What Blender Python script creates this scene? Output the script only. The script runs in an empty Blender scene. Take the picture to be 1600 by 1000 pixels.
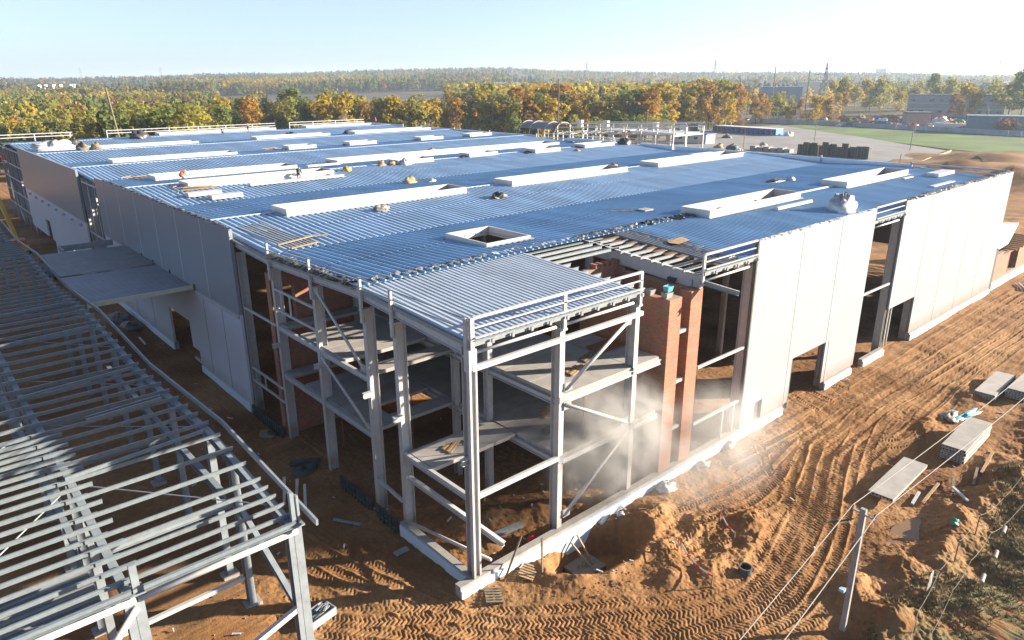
import bpy, math, random
import numpy as np
from mathutils import Vector, Matrix
random.seed(7); RNG = np.random.default_rng(11)
sc = bpy.context.scene
COL = sc.collection
# ---------------------------------------------------------------- camera, sky, sun, exposure
CAM = Vector((-18.40, -23.83, 23.83)); YAW, PITCH, ROLL = 0.8480024, 0.3266813, -0.0046417
def make_camera():
    f = Vector((math.cos(YAW)*math.cos(PITCH), math.sin(YAW)*math.cos(PITCH), -math.sin(PITCH)))
    r = Vector((math.sin(YAW), -math.cos(YAW), 0)); u = r.cross(f)
    c, s = math.cos(ROLL), math.sin(ROLL)
    r, u = c*r + s*u, -s*r + c*u
    cd = bpy.data.cameras.new('camera'); cd.sensor_width = 36; cd.lens = 25.02; cd.clip_end = 20000; cd.clip_start = .5
    o = bpy.data.objects.new('camera', cd); COL.objects.link(o)
    o.matrix_world = Matrix(((r.x, u.x, -f.x, CAM.x), (r.y, u.y, -f.y, CAM.y), (r.z, u.z, -f.z, CAM.z), (0, 0, 0, 1)))
    sc.camera = o
make_camera()
SUN_EL = math.radians(16.0); SUN_H = Vector((.847, -.531, 0)).normalized()
SUN_D = (SUN_H*math.cos(SUN_EL) + Vector((0, 0, math.sin(SUN_EL)))).normalized()
W = bpy.data.worlds.new('World'); sc.world = W; W.use_nodes = True
_n = W.node_tree.nodes; _bg = _n['Background']
_sky = _n.new('ShaderNodeTexSky'); _sky.sky_type = 'NISHITA'; _sky.sun_disc = False
_sky.sun_elevation = SUN_EL; _sky.sun_rotation = math.atan2(SUN_H.x, SUN_H.y)
_sky.altitude = 0; _sky.air_density = .8; _sky.dust_density = .5; _sky.ozone_density = 4.5
_hs = _n.new('ShaderNodeHueSaturation'); _hs.inputs['Hue'].default_value = .503; _hs.inputs['Saturation'].default_value = .68
W.node_tree.links.new(_sky.outputs[0], _hs.inputs['Color']); W.node_tree.links.new(_hs.outputs[0], _bg.inputs[0]); _bg.inputs[1].default_value = .056
_sd = bpy.data.lights.new('sun', 'SUN'); _sd.energy = 5.0; _sd.angle = math.radians(.55); _sd.color = (1.0, .86, .68)
_so = bpy.data.objects.new('sun', _sd); COL.objects.link(_so); _so.rotation_euler = SUN_D.to_track_quat('Z', 'Y').to_euler()
sc.view_settings.view_transform = 'Standard'; sc.view_settings.look = 'None'
sc.view_settings.gamma = 1; sc.view_settings.exposure = 2.08
sc.render.engine = 'CYCLES'
sc.cycles.max_bounces = 6; sc.cycles.diffuse_bounces = 3; sc.cycles.glossy_bounces = 3; sc.cycles.transmission_bounces = 3
sc.cycles.volume_bounces = 0; sc.cycles.volume_step_rate = 2; sc.cycles.volume_max_steps = 64; sc.cycles.use_denoising = True; sc.cycles.caustics_reflective = False; sc.cycles.caustics_refractive = False
sc.cycles.sample_clamp_indirect = 6

# ---------------------------------------------------------------- materials
MATS = {}
def mat(name, col, rough=.7, metal=0, var=.12, scale=1.5, bump=0, bscale=20, col2=None, spec=.4, island=0, objrand=0, hue=0):
    """procedural principled: base colour with noise variation, optional second colour, bump, random per island / object"""
    if name in MATS: return MATS[name]
    m = bpy.data.materials.new(name); m.use_nodes = True; MATS[name] = m
    nt = m.node_tree; N = nt.nodes; L = nt.links; b = N['Principled BSDF']
    b.inputs['Roughness'].default_value = rough; b.inputs['Metallic'].default_value = metal
    b.inputs['Specular IOR Level'].default_value = spec
    geo = N.new('ShaderNodeNewGeometry')
    nz = N.new('ShaderNodeTexNoise'); nz.inputs['Scale'].default_value = scale; nz.inputs['Detail'].default_value = 6; nz.inputs['Roughness'].default_value = .62
    L.new(geo.outputs['Position'], nz.inputs['Vector'])
    rp = N.new('ShaderNodeValToRGB'); rp.color_ramp.elements[0].position = .32; rp.color_ramp.elements[1].position = .68
    c1 = tuple(max(0, c*(1-var)) for c in col); c2 = col2 if col2 else tuple(min(1, c*(1+var)) for c in col)
    rp.color_ramp.elements[0].color = (*c1, 1); rp.color_ramp.elements[1].color = (*c2, 1)
    L.new(nz.outputs['Fac'], rp.inputs[0]); out = rp.outputs[0]
    if island or objrand:
        hs = N.new('ShaderNodeHueSaturation'); L.new(out, hs.inputs['Color']); out = hs.outputs[0]
        src = geo.outputs['Random Per Island']
        if objrand:
            oi = N.new('ShaderNodeObjectInfo'); src = oi.outputs['Random']
        mp = N.new('ShaderNodeMapRange'); L.new(src, mp.inputs[0]); k = island or objrand
        mp.inputs[3].default_value = 1-k; mp.inputs[4].default_value = 1+k; L.new(mp.outputs[0], hs.inputs['Value'])
        if hue:
            mh = N.new('ShaderNodeMapRange'); L.new(src, mh.inputs[0]); mh.inputs[3].default_value = .5-hue; mh.inputs[4].default_value = .5+hue
            L.new(mh.outputs[0], hs.inputs['Hue'])
    L.new(out, b.inputs['Base Color'])
    if bump:
        nb = N.new('ShaderNodeTexNoise'); nb.inputs['Scale'].default_value = bscale; nb.inputs['Detail'].default_value = 5
        L.new(geo.outputs['Position'], nb.inputs['Vector'])
        bp = N.new('ShaderNodeBump'); bp.inputs['Strength'].default_value = bump; bp.inputs['Distance'].default_value = .05
        L.new(nb.outputs['Fac'], bp.inputs['Height']); L.new(bp.outputs[0], b.inputs['Normal'])
    return m
STEEL = mat('painted_steel', (.40, .405, .41), .42, 0, .10, 3, spec=.5)
STEEL2 = mat('grey_primer_steel', (.255, .275, .295), .45, 0, .15, 2.2, spec=.5)
GALV = mat('galvanised_steel', (.245, .28, .30), .40, .2, .16, 4)
DECK = mat('sky_tinted_deck', (.20, .33, .485), .55, 0, .10, .22, island=.09, spec=.18)  # blue of the reflected sky put into the grey zinc colour
DECKM = mat('sunward_deck', (.24, .355, .50), .5, 0, .10, .3, island=.10, spec=.2)  # lighter copy for sunward pitches, sunlight put into the colour
DECKC = mat('sunlit_corner_deck', (.315, .375, .45), .5, 0, .08, .5, island=.06, spec=.2)  # palest copy for the corner deck, whiter sunlit ribs painted in
DECK2 = mat('dark_zinc_deck', (.17, .185, .20), .42, .3, .14, .8)
CONC = mat('concrete', (.26, .25, .235), .85, 0, .16, 1.7, .25, 30)
SLAB = mat('hollow_core_concrete', (.29, .28, .265), .85, 0, .14, 1.1, .2, 25, objrand=.08)
INSUL = mat('white_insulation', (.46, .56, .66), .6, 0, .06, 2)
PANELW = mat('white_sandwich_panel', (.30, .322, .345), .38, 0, .02, .4)
PANELL = mat('pale_lower_panel', (.50, .55, .63), .30, 0, .03, .3, spec=.6)
PANELG = mat('grey_upper_panel', (.215, .24, .275), .30, 0, .04, .3, spec=.6)
CURB = mat('white_curb_panel', (.42, .42, .415), .45, 0, .05, 1.2)
TRIM = mat('panel_trim', (.10, .11, .10), .5, 0, .1, 3)
MEMB = mat('black_membrane', (.028, .028, .03), .38, 0, .4, 6, .5, 14, col2=(.09, .09, .095))
GREYM = mat('grey_dusty_membrane', (.09, .088, .085), .55, 0, .4, 5, .5, 12, col2=(.26, .255, .25))
FILM = mat('pale_plastic_film', (.42, .43, .45), .35, 0, .2, 4, .5, 10)
WOOD = mat('raw_timber', (.28, .18, .09), .75, 0, .25, 5, col2=(.36, .25, .14))
WOODD = mat('weathered_timber', (.13, .1, .07), .8, 0, .3, 5, col2=(.2, .16, .11))
DARKF = mat('dark_formwork', (.045, .055, .05), .6, 0, .3, 3)
RUST = mat('rusty_steel', (.22, .09, .045), .8, 0, .3, 6)
RED = mat('red_plastic', (.55, .04, .03), .45, 0, .1, 3)
BLUE = mat('blue_paint', (.03, .10, .36), .45, 0, .15, 1)
BLUEL = mat('bright_blue_paint', (.04, .20, .55), .45, 0, .12, 1)
TEAL = mat('teal_plastic', (.10, .36, .42), .45, 0, .1, 3)
GREEN = mat('green_plastic', (.03, .30, .16), .5, 0, .3, 4)
YELLOW = mat('yellow_paint', (.55, .33, .03), .5, 0, .1, 2)
ORANGE = mat('orange_machine_paint', (.50, .11, .03), .5, 0, .1, 2)
RUBBER = mat('black_rubber', (.02, .02, .02), .7, 0, .2, 5)
GLASS = mat('dark_glass', (.03, .04, .05), .12, 0, .2, 2, spec=.6)
WHITE = mat('white_paint', (.55, .55, .53), .5, 0, .05, 1)
FRG = mat('shaded_galv', (.175, .21, .23), .42, .15, .14, 4); FRS = mat('shaded_primer_steel', (.195, .225, .25), .45, 0, .14, 2.2, spec=.5)  # darker, bluer steel copies: shade on the left frame put into the colour
DARKIN = mat('dark_interior', (.05, .05, .05), .8, 0, .3, 1)

def brick_mat():
    m = bpy.data.materials.new('red_brick'); m.use_nodes = True; nt = m.node_tree; N = nt.nodes; L = nt.links; b = N['Principled BSDF']
    b.inputs['Roughness'].default_value = .85
    geo = N.new('ShaderNodeNewGeometry'); sep = N.new('ShaderNodeSeparateXYZ'); L.new(geo.outputs['Position'], sep.inputs[0])
    ad = N.new('ShaderNodeMath'); L.new(sep.outputs[0], ad.inputs[0]); L.new(sep.outputs[1], ad.inputs[1])
    cb = N.new('ShaderNodeCombineXYZ'); L.new(ad.outputs[0], cb.inputs[0]); L.new(sep.outputs[2], cb.inputs[1])
    br = N.new('ShaderNodeTexBrick'); L.new(cb.outputs[0], br.inputs['Vector']); br.inputs['Scale'].default_value = 1
    br.inputs['Brick Width'].default_value = .26; br.inputs['Row Height'].default_value = .1; br.inputs['Mortar Size'].default_value = .012
    br.inputs['Color1'].default_value = (.255, .095, .048, 1); br.inputs['Color2'].default_value = (.33, .14, .078, 1); br.inputs['Mortar'].default_value = (.24, .18, .14, 1)
    br.inputs['Bias'].default_value = -.1
    nz = N.new('ShaderNodeTexNoise'); nz.inputs['Scale'].default_value = 1.3; nz.inputs['Detail'].default_value = 6; L.new(geo.outputs['Position'], nz.inputs['Vector'])
    mx = N.new('ShaderNodeMix'); mx.data_type = 'RGBA'; mx.blend_type = 'MULTIPLY'; mx.inputs[0].default_value = .5
    L.new(br.outputs['Color'], mx.inputs[6]); L.new(nz.outputs['Color'], mx.inputs[7])
    hs = N.new('ShaderNodeHueSaturation'); hs.inputs['Value'].default_value = 1.35; L.new(mx.outputs[2], hs.inputs['Color']); L.new(hs.outputs[0], b.inputs['Base Color'])
    bp = N.new('ShaderNodeBump'); bp.inputs['Strength'].default_value = .6; bp.inputs['Distance'].default_value = .012; bp.invert = True
    L.new(br.outputs['Fac'], bp.inputs['Height']); L.new(bp.outputs[0], b.inputs['Normal']); return m
BRICK = brick_mat()
def splash(m, top, amt, col=(.20, .12, .07)):
    """mud splashed up from the soil on the lower edge of the panels"""
    nt = m.node_tree; N = nt.nodes; L = nt.links; b = N['Principled BSDF']; src = b.inputs['Base Color'].links[0].from_socket
    ge = N.new('ShaderNodeNewGeometry'); sp = N.new('ShaderNodeSeparateXYZ'); L.new(ge.outputs['Position'], sp.inputs[0])
    nz = N.new('ShaderNodeTexNoise'); nz.inputs['Scale'].default_value = 1.6; nz.inputs['Detail'].default_value = 7; L.new(ge.outputs['Position'], nz.inputs['Vector'])
    mr = N.new('ShaderNodeMapRange'); L.new(sp.outputs[2], mr.inputs[0]); mr.inputs[1].default_value = top; mr.inputs[2].default_value = 0; mr.inputs[3].default_value = 0; mr.inputs[4].default_value = 1
    mu = N.new('ShaderNodeMath'); mu.operation = 'MULTIPLY'; L.new(mr.outputs[0], mu.inputs[0]); L.new(nz.outputs['Fac'], mu.inputs[1]); m2 = N.new('ShaderNodeMath'); m2.operation = 'MULTIPLY'; m2.use_clamp = True; L.new(mu.outputs[0], m2.inputs[0]); m2.inputs[1].default_value = amt
    mx = N.new('ShaderNodeMix'); mx.data_type = 'RGBA'; L.new(m2.outputs[0], mx.inputs[0]); L.new(src, mx.inputs[6]); mx.inputs[7].default_value = (*col, 1); L.new(mx.outputs[2], b.inputs['Base Color'])
splash(PANELW, 1.5, 1.0); splash(PANELL, 1.2, .9); splash(STEEL, .8, 1.0)

# ---------------------------------------------------------------- mesh helpers
def V3(p): return Vector(p)
def frame(p0, p1, up=(0, 0, 1)):
    d = (V3(p1)-V3(p0)); L = d.length; d.normalize(); u = V3(up)
    if abs(d.dot(u)) > .98: u = Vector((0, 1, 0)) if abs(d.y) < .9 else Vector((1, 0, 0))
    s = d.cross(u).normalized(); u = s.cross(d).normalized(); return d, s, u, L
class MB:
    def __init__(s): s.v = []; s.f = []
    def add(s, vs, fs):
        n = len(s.v); s.v += [tuple(p) for p in vs]; s.f += [tuple(i+n for i in f) for f in fs]; return s
    def box(s, x0, x1, y0, y1, z0, z1):
        return s.add([(x0, y0, z0), (x1, y0, z0), (x1, y1, z0), (x0, y1, z0), (x0, y0, z1), (x1, y0, z1), (x1, y1, z1), (x0, y1, z1)],
                     [(3, 2, 1, 0), (4, 5, 6, 7), (0, 1, 5, 4), (1, 2, 6, 5), (2, 3, 7, 6), (3, 0, 4, 7)])
    def extr(s, prof, p0, p1, up=(0, 0, 1)):
        """closed 2D profile (side, up) swept from p0 to p1"""
        d, sd, u, L = frame(p0, p1, up); n = len(prof)
        a = [V3(p0)+sd*x+u*y for x, y in prof]; b = [V3(p1)+sd*x+u*y for x, y in prof]
        return s.add(a+b, [tuple(range(n)), tuple(range(2*n-1, n-1, -1))]+[(i, n+i, n+(i+1) % n, (i+1) % n) for i in range(n)])
    def bar(s, p0, p1, w, h, up=(0, 0, 1)):
        return s.extr([(-w/2, -h/2), (w/2, -h/2), (w/2, h/2), (-w/2, h/2)], p0, p1, up)
    def ib(s, p0, p1, b, h, up=(0, 0, 1), tf=.03, tw=.03):
        B, H = b/2, h/2; t = tw/2
        return s.extr([(-B, -H), (B, -H), (B, -H+tf), (t, -H+tf), (t, H-tf), (B, H-tf), (B, H), (-B, H), (-B, H-tf), (-t, H-tf), (-t, -H+tf), (-B, -H+tf)], p0, p1, up)
    def zs(s, p0, p1, h, w=.09, t=.015, up=(0, 0, 1)):
        H = h/2
        return s.extr([(-w, -H), (t/2, -H), (t/2, H-t), (w, H-t), (w, H), (-t/2, H), (-t/2, -H+t), (-w, -H+t)], p0, p1, up)
    def ch(s, p0, p1, h, w=.12, t=.02, up=(0, 0, 1)):
        H = h/2
        return s.extr([(0, -H), (w, -H), (w, -H+t), (t, -H+t), (t, H-t), (w, H-t), (w, H), (0, H)], p0, p1, up)
    def tube(s, p0, p1, r, r1=None, n=8):
        r1 = r if r1 is None else r1; d, sd, u, L = frame(p0, p1)
        cs = [(math.cos(2*math.pi*i/n), math.sin(2*math.pi*i/n)) for i in range(n)]
        a = [V3(p0)+(sd*c+u*k)*r for c, k in cs]; b = [V3(p1)+(sd*c+u*k)*r1 for c, k in cs]
        return s.add(a+b, [tuple(range(n)), tuple(range(2*n-1, n-1, -1))]+[(i, n+i, n+(i+1) % n, (i+1) % n) for i in range(n)])
    def path(s, pts, r, n=6):
        for a, b in zip(pts[:-1], pts[1:]): s.tube(a, b, r, None, n)
        return s
    def ring(s, c, r0, r1, h, n=20):
        o = []
        for k in range(n):
            a = 2*math.pi*k/n; o += [(c[0]+r*math.cos(a), c[1]+r*math.sin(a), c[2]+z) for r, z in ((r1, 0), (r1, h), (r0, h), (r0, 0))]
        return s.add(o, [(4*k+j, 4*((k+1) % n)+j, 4*((k+1) % n)+(j+1) % 4, 4*k+(j+1) % 4) for k in range(n) for j in range(4)])
    def lump(s, c, rx, ry, rz, seed=0, amp=.35, nu=12, nv=7, base=True):
        """crumpled heap: a noisy dome with uneven outline"""
        r = random.Random(seed); ph = [(r.uniform(0, 6.28), r.uniform(1.5, 6), r.uniform(1.5, 5)) for _ in range(6)]
        vs = []
        for j in range(nv+1):
            t = (math.pi/2)*j/nv if base else math.pi*j/nv-math.pi/2
            for i in range(nu):
                a = 2*math.pi*i/nu; k = 1+amp*sum(math.sin(p+a*round(f1)+t*f2) for p, f1, f2 in ph)/3+r.uniform(-.5, .5)*amp*.6
                vs.append((c[0]+rx*k*math.cos(a)*math.cos(t), c[1]+ry*k*math.sin(a)*math.cos(t), c[2]+max(0 if base else -9, rz*k*math.sin(t)) if base else c[2]+rz*k*math.sin(t)))
        fs = [(j*nu+i, j*nu+(i+1) % nu, (j+1)*nu+(i+1) % nu, (j+1)*nu+i) for j in range(nv) for i in range(nu)]
        return s.add(vs, fs)
    def crumple(s, p0, p1, w, h, seed=0, step=.2):
        """crumpled strip of sheeting along p0-p1"""
        r = random.Random(seed); d, sd, u, L = frame(p0, p1); n = max(2, int(L/step)); m = 5; vs = []
        for i in range(n+1):
            c = V3(p0)+d*(L*i/n); ww = w*r.uniform(.55, 1.25); off = r.uniform(-.25, .25)*w
            for j in range(m):
                t = j/(m-1)-.5; z = h*.55*r.uniform(.1, 1)*(1-abs(2*t)**2) if 0 < j < m-1 else 0
                q = c+sd*(off+t*ww+r.uniform(-.1, .1)*w)+u*z+d*r.uniform(-.3, .3)*step; vs.append(q)
        return s.add(vs, [(i*m+j, i*m+j+1, (i+1)*m+j+1, (i+1)*m+j) for i in range(n) for j in range(m-1)])
    def mesh(s, name, m=None, smooth=False):
        me = bpy.data.meshes.new(name); me.from_pydata(s.v, [], s.f)
        if m: me.materials.append(m)
        if smooth: me.polygons.foreach_set('use_smooth', [True]*len(me.polygons))
        me.update(); return me
    def build(s, name, m=None, parent=None, smooth=False):
        return link(name, s.mesh(name, m, smooth), parent)
def link(name, me, parent=None, loc=None, rz=0, scale=None):
    o = bpy.data.objects.new(name, me); COL.objects.link(o)
    if parent: o.parent = parent
    if loc: o.location = loc
    if rz: o.rotation_euler = (0, 0, rz)
    if scale: o.scale = scale if hasattr(scale, '__len__') else (scale,)*3
    return o
def tag(o, label, cat, group=None):
    o['label'] = label; o['category'] = cat
    if group: o['group'] = group
    return o
def thing(name, label, cat, loc=(0, 0, 0), rz=0, group=None):
    return tag(link(name, None, None, loc, rz), label, cat, group)
def struct(o): o['kind'] = 'structure'; return o
def stuff(o): o['kind'] = 'stuff'; return o
def dup(root, loc, rz=None, scale=None, label=None):
    r = root.copy(); COL.objects.link(r); r.location = loc
    if rz is not None: r.rotation_euler = (0, 0, rz)
    if scale: r.scale = scale if hasattr(scale, '__len__') else (scale,)*3
    if label: r['label'] = label
    for c in list(root.children):
        k = c.copy(); COL.objects.link(k); k.parent = r
        for g in list(c.children):
            q = g.copy(); COL.objects.link(q); q.parent = k
    return r

# ---------------------------------------------------------------- ground: one sheet, real relief
def vnoise(x, y, seed=0):
    xi = np.floor(x).astype(np.int64); yi = np.floor(y).astype(np.int64); fx = x-xi; fy = y-yi
    def h(a, b):
        n = (a*374761393+b*668265263+seed*974634777) & 0x7fffffff
        n = ((n ^ (n >> 13))*1274126177) & 0x7fffffff
        return ((n ^ (n >> 16)) & 0xffff)/65535.
    u = fx*fx*(3-2*fx); v = fy*fy*(3-2*fy)
    return (h(xi, yi)*(1-u)+h(xi+1, yi)*u)*(1-v)+(h(xi, yi+1)*(1-u)+h(xi+1, yi+1)*u)*v-.5
def fbm(x, y, o=4, seed=0, g=.5):
    r = 0; a = 1
    for k in range(o): r = r+a*vnoise(x, y, seed+k*17); x = x*2.03+3.1; y = y*2.03+1.7; a *= g
    return r
def sst(a, b, x): t = np.clip((x-a)/(b-a), 0, 1); return t*t*(3-2*t)
def catmull(pts, step=.35):
    P = [np.array(p, float) for p in pts]; P = [2*P[0]-P[1]]+P+[2*P[-1]-P[-2]]; out = []
    for i in range(1, len(P)-2):
        n = max(2, int(np.linalg.norm(P[i+1]-P[i])/step))
        for k in range(n):
            t = k/n; out.append(.5*((2*P[i])+(-P[i-1]+P[i+1])*t+(2*P[i-1]-5*P[i]+4*P[i+1]-P[i+2])*t*t+(-P[i-1]+3*P[i]-3*P[i+1]+P[i+2])*t**3))
    out.append(P[-2]); return np.array(out)
TR = [[(-8, 5), (-5.6, 1.6), (-2.4, -.9), (-.3, -3.2), (2.1, -5.1), (4.7, -6.9), (5.9, -7.9), (8.3, -9.0), (10.5, -9.4), (12.9, -9.1), (16.1, -8.3), (19.4, -7.4), (24.4, -5.5), (29.0, -4.2), (32.9, -3.5), (37.5, -3.4), (49.7, -3.8), (70, -4.3), (92, -5)],
 [(-7.5, 2), (-3.6, -3.2), (0, -6.5), (3.2, -9.2), (6.4, -10.5), (8.7, -11.0), (11.3, -11.3), (14.1, -10.8), (17.0, -10.1), (20.4, -9.0), (23.8, -7.7), (27.4, -6.5), (31.2, -5.5), (35.9, -4.8), (48, -5.4), (70, -6.3), (92, -7)],
 [(-6.3, 12), (-5.7, 7.4), (-5.1, 4.2), (-4.6, 1.3), (-4.1, -1.3), (-3.2, -4)], [(-4.9, 12), (-4.1, 6.5), (-3.1, 2.9), (-2.4, .1), (-1.5, -2.8), (.5, -6)],
 [(-4.6, 3.0), (-3.5, .2), (-2.1, -3.0), (0, -5.4)], [(.8, -6.1), (3.7, -7.7), (5.6, -9.2), (8.4, -10.2), (11.1, -10.5), (13.7, -10.2), (16.9, -9.2), (20.4, -8.1), (24.7, -6.4), (28.5, -5.0), (34, -4.2)],
 [(11.1, -3.6), (15.5, -4.1), (20.4, -4.6), (27.1, -3.8), (34.6, -3.6), (52, -3), (75, -3.2)], [(10.4, -5.4), (13.8, -5.6), (19.0, -5.9), (23.8, -5.0), (30, -2.6), (40, -2.1), (60, -1.9)],
 [(24, -2), (21.9, -3.8), (20.5, -5.7), (18.3, -7.5), (14, -9.8)], [(33.5, .6), (32.1, -2.8), (30.4, -5.5), (29.6, -7.2)], [(35.7, .3), (34.8, -3.0), (35.5, -6.6), (37, -9.4)],
 [(38.3, -.3), (37.2, -5.9), (33.5, -9.2), (29, -10.2)], [(26, -5), (22.6, -6.6), (21.7, -7.8), (18.4, -10.2), (15, -11.6)], [(26, -7), (30.2, -7.0), (33, -8.1), (40, -7.6), (55, -7.2), (80, -8)],
 [(9, -4.9), (13, -4.7), (18, -5.2), (24, -4.4), (30, -3.3)], [(-1.2, -4.6), (1.5, -6.6), (4.5, -8.6), (8, -9.8), (12, -9.9), (16, -8.9), (21, -7.6), (26, -5.8), (32, -4.9), (44, -4.6), (66, -5.2), (90, -6)],
 [(20, -2.4), (28, -2.9), (40, -2.7), (60, -2.5), (82, -3)], [(-.5, -3.9), (2.4, -6), (5.2, -8.2)], [(1.5, -7.9), (5, -9.9), (9, -11.6), (13, -11.9), (17, -11)]]
def offset(P_, d):
    t = np.gradient(P_, axis=0); n = np.stack([-t[:, 1], t[:, 0]], 1); n /= np.linalg.norm(n, axis=1, keepdims=True)+1e-9; return P_+n*d
TRACKS = [(catmull(t), .58 if i % 3 else .66, .23+.02*(i % 3), .5 if i in (6, 7, 16) else 1.) for i, t in enumerate(TR)]
TRACKS += [(offset(TRACKS[i][0], d), .56, .24, .8) for i, d in ((0, .85), (0, -.8), (1, .75), (1, -.7), (1, -1.35), (5, .7), (15, -.75), (15, .6), (2, .8), (3, .75), (3, -.7), (6, .9), (13, .8), (13, -.9), (16, .7), (7, -.8))]
def ell(x, y, cx, cy, rx, ry, rot=0):
    c, s = math.cos(rot), math.sin(rot); dx = x-cx; dy = y-cy
    return np.sqrt(((dx*c+dy*s)/rx)**2+((-dx*s+dy*c)/ry)**2)
MOUNDS = [(11.6, -2.4, 1.7, 1.2, 1.0, .4), (9.6, -4.5, 1.3, .7, .5, -.4), (12.9, -4.7, 1.5, .9, .45, .3), (15.6, -6.2, 2.2, 1.2, .55, -.5), (10.3, -7.2, 1.5, .8, .45, .2), (13.4, -7.6, 1.6, .7, .35, 0),
 (8.0, -6.2, 1.2, .6, .4, .5), (3.6, -3.3, 1.5, .6, .35, -.5), (17.2, -14.2, 2.3, 1.3, .7, .6), (20.5, -14.9, 3.2, 1.0, .7, .25), (24.4, -14.4, 2.4, .9, .75, .5), (28.6, -14.9, 2.2, 1.0, .8, -.3), (14.2, -13.0, 1.6, .9, .6, .5),
 (31.5, -15.5, 2.4, 1.2, .9, .3), (13.2, -15.4, 2.0, 1.0, .7, .2), (17.5, -17.3, 2.4, 1.2, .6, 0), (36, -8.6, 2.0, .9, .4, .2), (44, -9.0, 2.5, 1.1, .5, .4), (52, -13.4, 4, 1.5, 1.0, .2), (43, -14.6, 4, 1.5, .8, .1),
 (-3.2, 27, 1.5, 1.0, .3, 0), (2.6, 2.2, 1.4, .8, .35, .3), (7.2, 2.8, 1.8, 1.2, .4, 0), (4.5, 4.2, 1.5, .9, .35, .2), (9.2, 4.9, 1.6, 1.1, .5, 0), (-11.5, 3.6, 1.6, .8, .35, .4), (-10.4, 6.6, 1.5, .8, .3, .2), (-12, -1, 1.8, .8, .3, .1),
 (190, 24, 34, 9, 1.6, .2), (240, 40, 30, 9, 1.5, .3), (120, 10, 14, 7, 1.6, .1), (105, -3, 8, 4, 1.3, 0), (205, 40, 9, 20, 2.8, -.5), (232, 46, 9, 18, 2.6, -.5), (185, 26, 9, 16, 2.2, -.4)]
def ground_z(x, y, fine=True):
    x = np.asarray(x, float); y = np.asarray(y, float)
    far = np.hypot(x-20, y-20)
    site = 1-sst(150, 320, far)
    z = -.7+.22*fbm(x*.16, y*.16, 3, 3)*site
    out = ((y < -.5) | (x < -.6)).astype(float)
    rough = sst(-2, -13.2, y)*0+sst(-12.2, -14.5, y-.0*x)*sst(2, 14, x)
    ring = np.exp(-np.maximum(0, ell(x, y, 12.4, -6.1, 4.6, 3.1, .15)-.55)**2*9)
    amp = .10+.26*rough+.24*ring*(y < -.6)+.12*(1-out)*(y < 14)*(x < 14)
    z = z+amp*fbm(x*.75, y*.75, 4, 9)*site
    for cx, cy, rx, ry, h, r in MOUNDS:
        k = (np.abs(x-cx) < 3*max(rx, ry)) & (np.abs(y-cy) < 3*max(rx, ry))
        if not k.any(): continue
        e = ell(x[k], y[k], cx, cy, rx, ry, r); z[k] += h*np.exp(-e**1.6*1.25)*(1+.55*fbm(x[k]*1.3/max(1, rx/3), y[k]*1.3/max(1, rx/3), 3, 5))
    e = ell(x, y, 7.0, -2.05, 3.1, 1.85, -.12)+.16*fbm(x*.9, y*.9, 3, 21)
    z = z-1.75*(1-sst(.66, 1.06, e))-.45*np.exp(-ell(x, y, 10.9, -14.1, 1.3, 1.0)**2)
    z = z+.10*fbm(x*.10, y*2.1, 3, 61)*sst(20, 30, x)*sst(-12, -8, y)*(y < -.8)*site
    z = z+.30*np.exp(-((e-1.2)/.16)**2)*(y < -.8)
    # inside the building and along its plinth
    z = np.where((x > .5) & (y > .4) & (x < 77) & (y < 140), z+.05, z)
    if fine:
        z = z+(.03*fbm(x*3.1, y*3.1, 3, 33)+.034*fbm(x*8.3, y*8.3, 2, 35))*(1+.9*ring+.9*rough)*site
        TL = np.zeros(len(x)); TM_ = np.zeros(len(x))
        for P, w, pit, st in TRACKS[31:]+TRACKS[27:31]+[TRACKS[i] for i in (2, 3, 4, 6, 7, 8, 9, 10, 11, 12, 13, 14, 16, 17, 18)]+TRACKS[19:27]+[TRACKS[i] for i in (5, 15, 1, 0)]:
            bb = (x > P[:, 0].min()-1) & (x < P[:, 0].max()+1) & (y > P[:, 1].min()-1) & (y < P[:, 1].max()+1)
            idx = np.nonzero(bb)[0]
            if not len(idx): continue
            px, py = x[idx], y[idx]; best = np.full(len(idx), 9.); S = np.zeros(len(idx)); D = np.zeros(len(idx)); acc = 0
            for a, b in zip(P[:-1], P[1:]):
                d = b-a; l = np.hypot(*d)
                if l < 1e-6: continue
                nr = np.nonzero((np.abs(px-(a[0]+b[0])/2) < l/2+.8) & (np.abs(py-(a[1]+b[1])/2) < l/2+.8))[0]
                if len(nr):
                    t = np.clip(((px[nr]-a[0])*d[0]+(py[nr]-a[1])*d[1])/l/l, 0, 1)
                    ex = px[nr]-a[0]-t*d[0]; ey = py[nr]-a[1]-t*d[1]; q = np.hypot(ex, ey); m = q < best[nr]; j = nr[m]
                    best[j] = q[m]; S[j] = acc+t[m]*l; D[j] = (ex[m]*d[1]-ey[m]*d[0])/l
                acc += l
            u = best/(w/2); ins = 1-sst(.82, 1.12, u)
            wear = np.clip(.75+.9*fbm(px*.35, py*.35, 2, 70), .15, 1.2)*st
            ph = (S/pit+np.abs(D)*1.7/w) % 1.0
            tread = .5+.5*np.sin(2*math.pi*ph)
            TL[idx] = TL[idx]*(1-ins)+ins*(-.045+.078*tread*wear)+.045*np.exp(-((u-1.22)/.22)**2)*wear*(1-.5*TM_[idx]); TM_[idx] = np.maximum(TM_[idx], ins)
        z = z+TL
    return z
def gz(x, y): return float(ground_z(np.array([x]), np.array([y]), False)[0])
def axis(segs):
    out = []
    for a, b, s in segs: n = max(1, int(round((b-a)/s))); out += list(np.linspace(a, b, n, endpoint=False))
    out.append(segs[-1][1]); return np.array(out)
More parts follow.
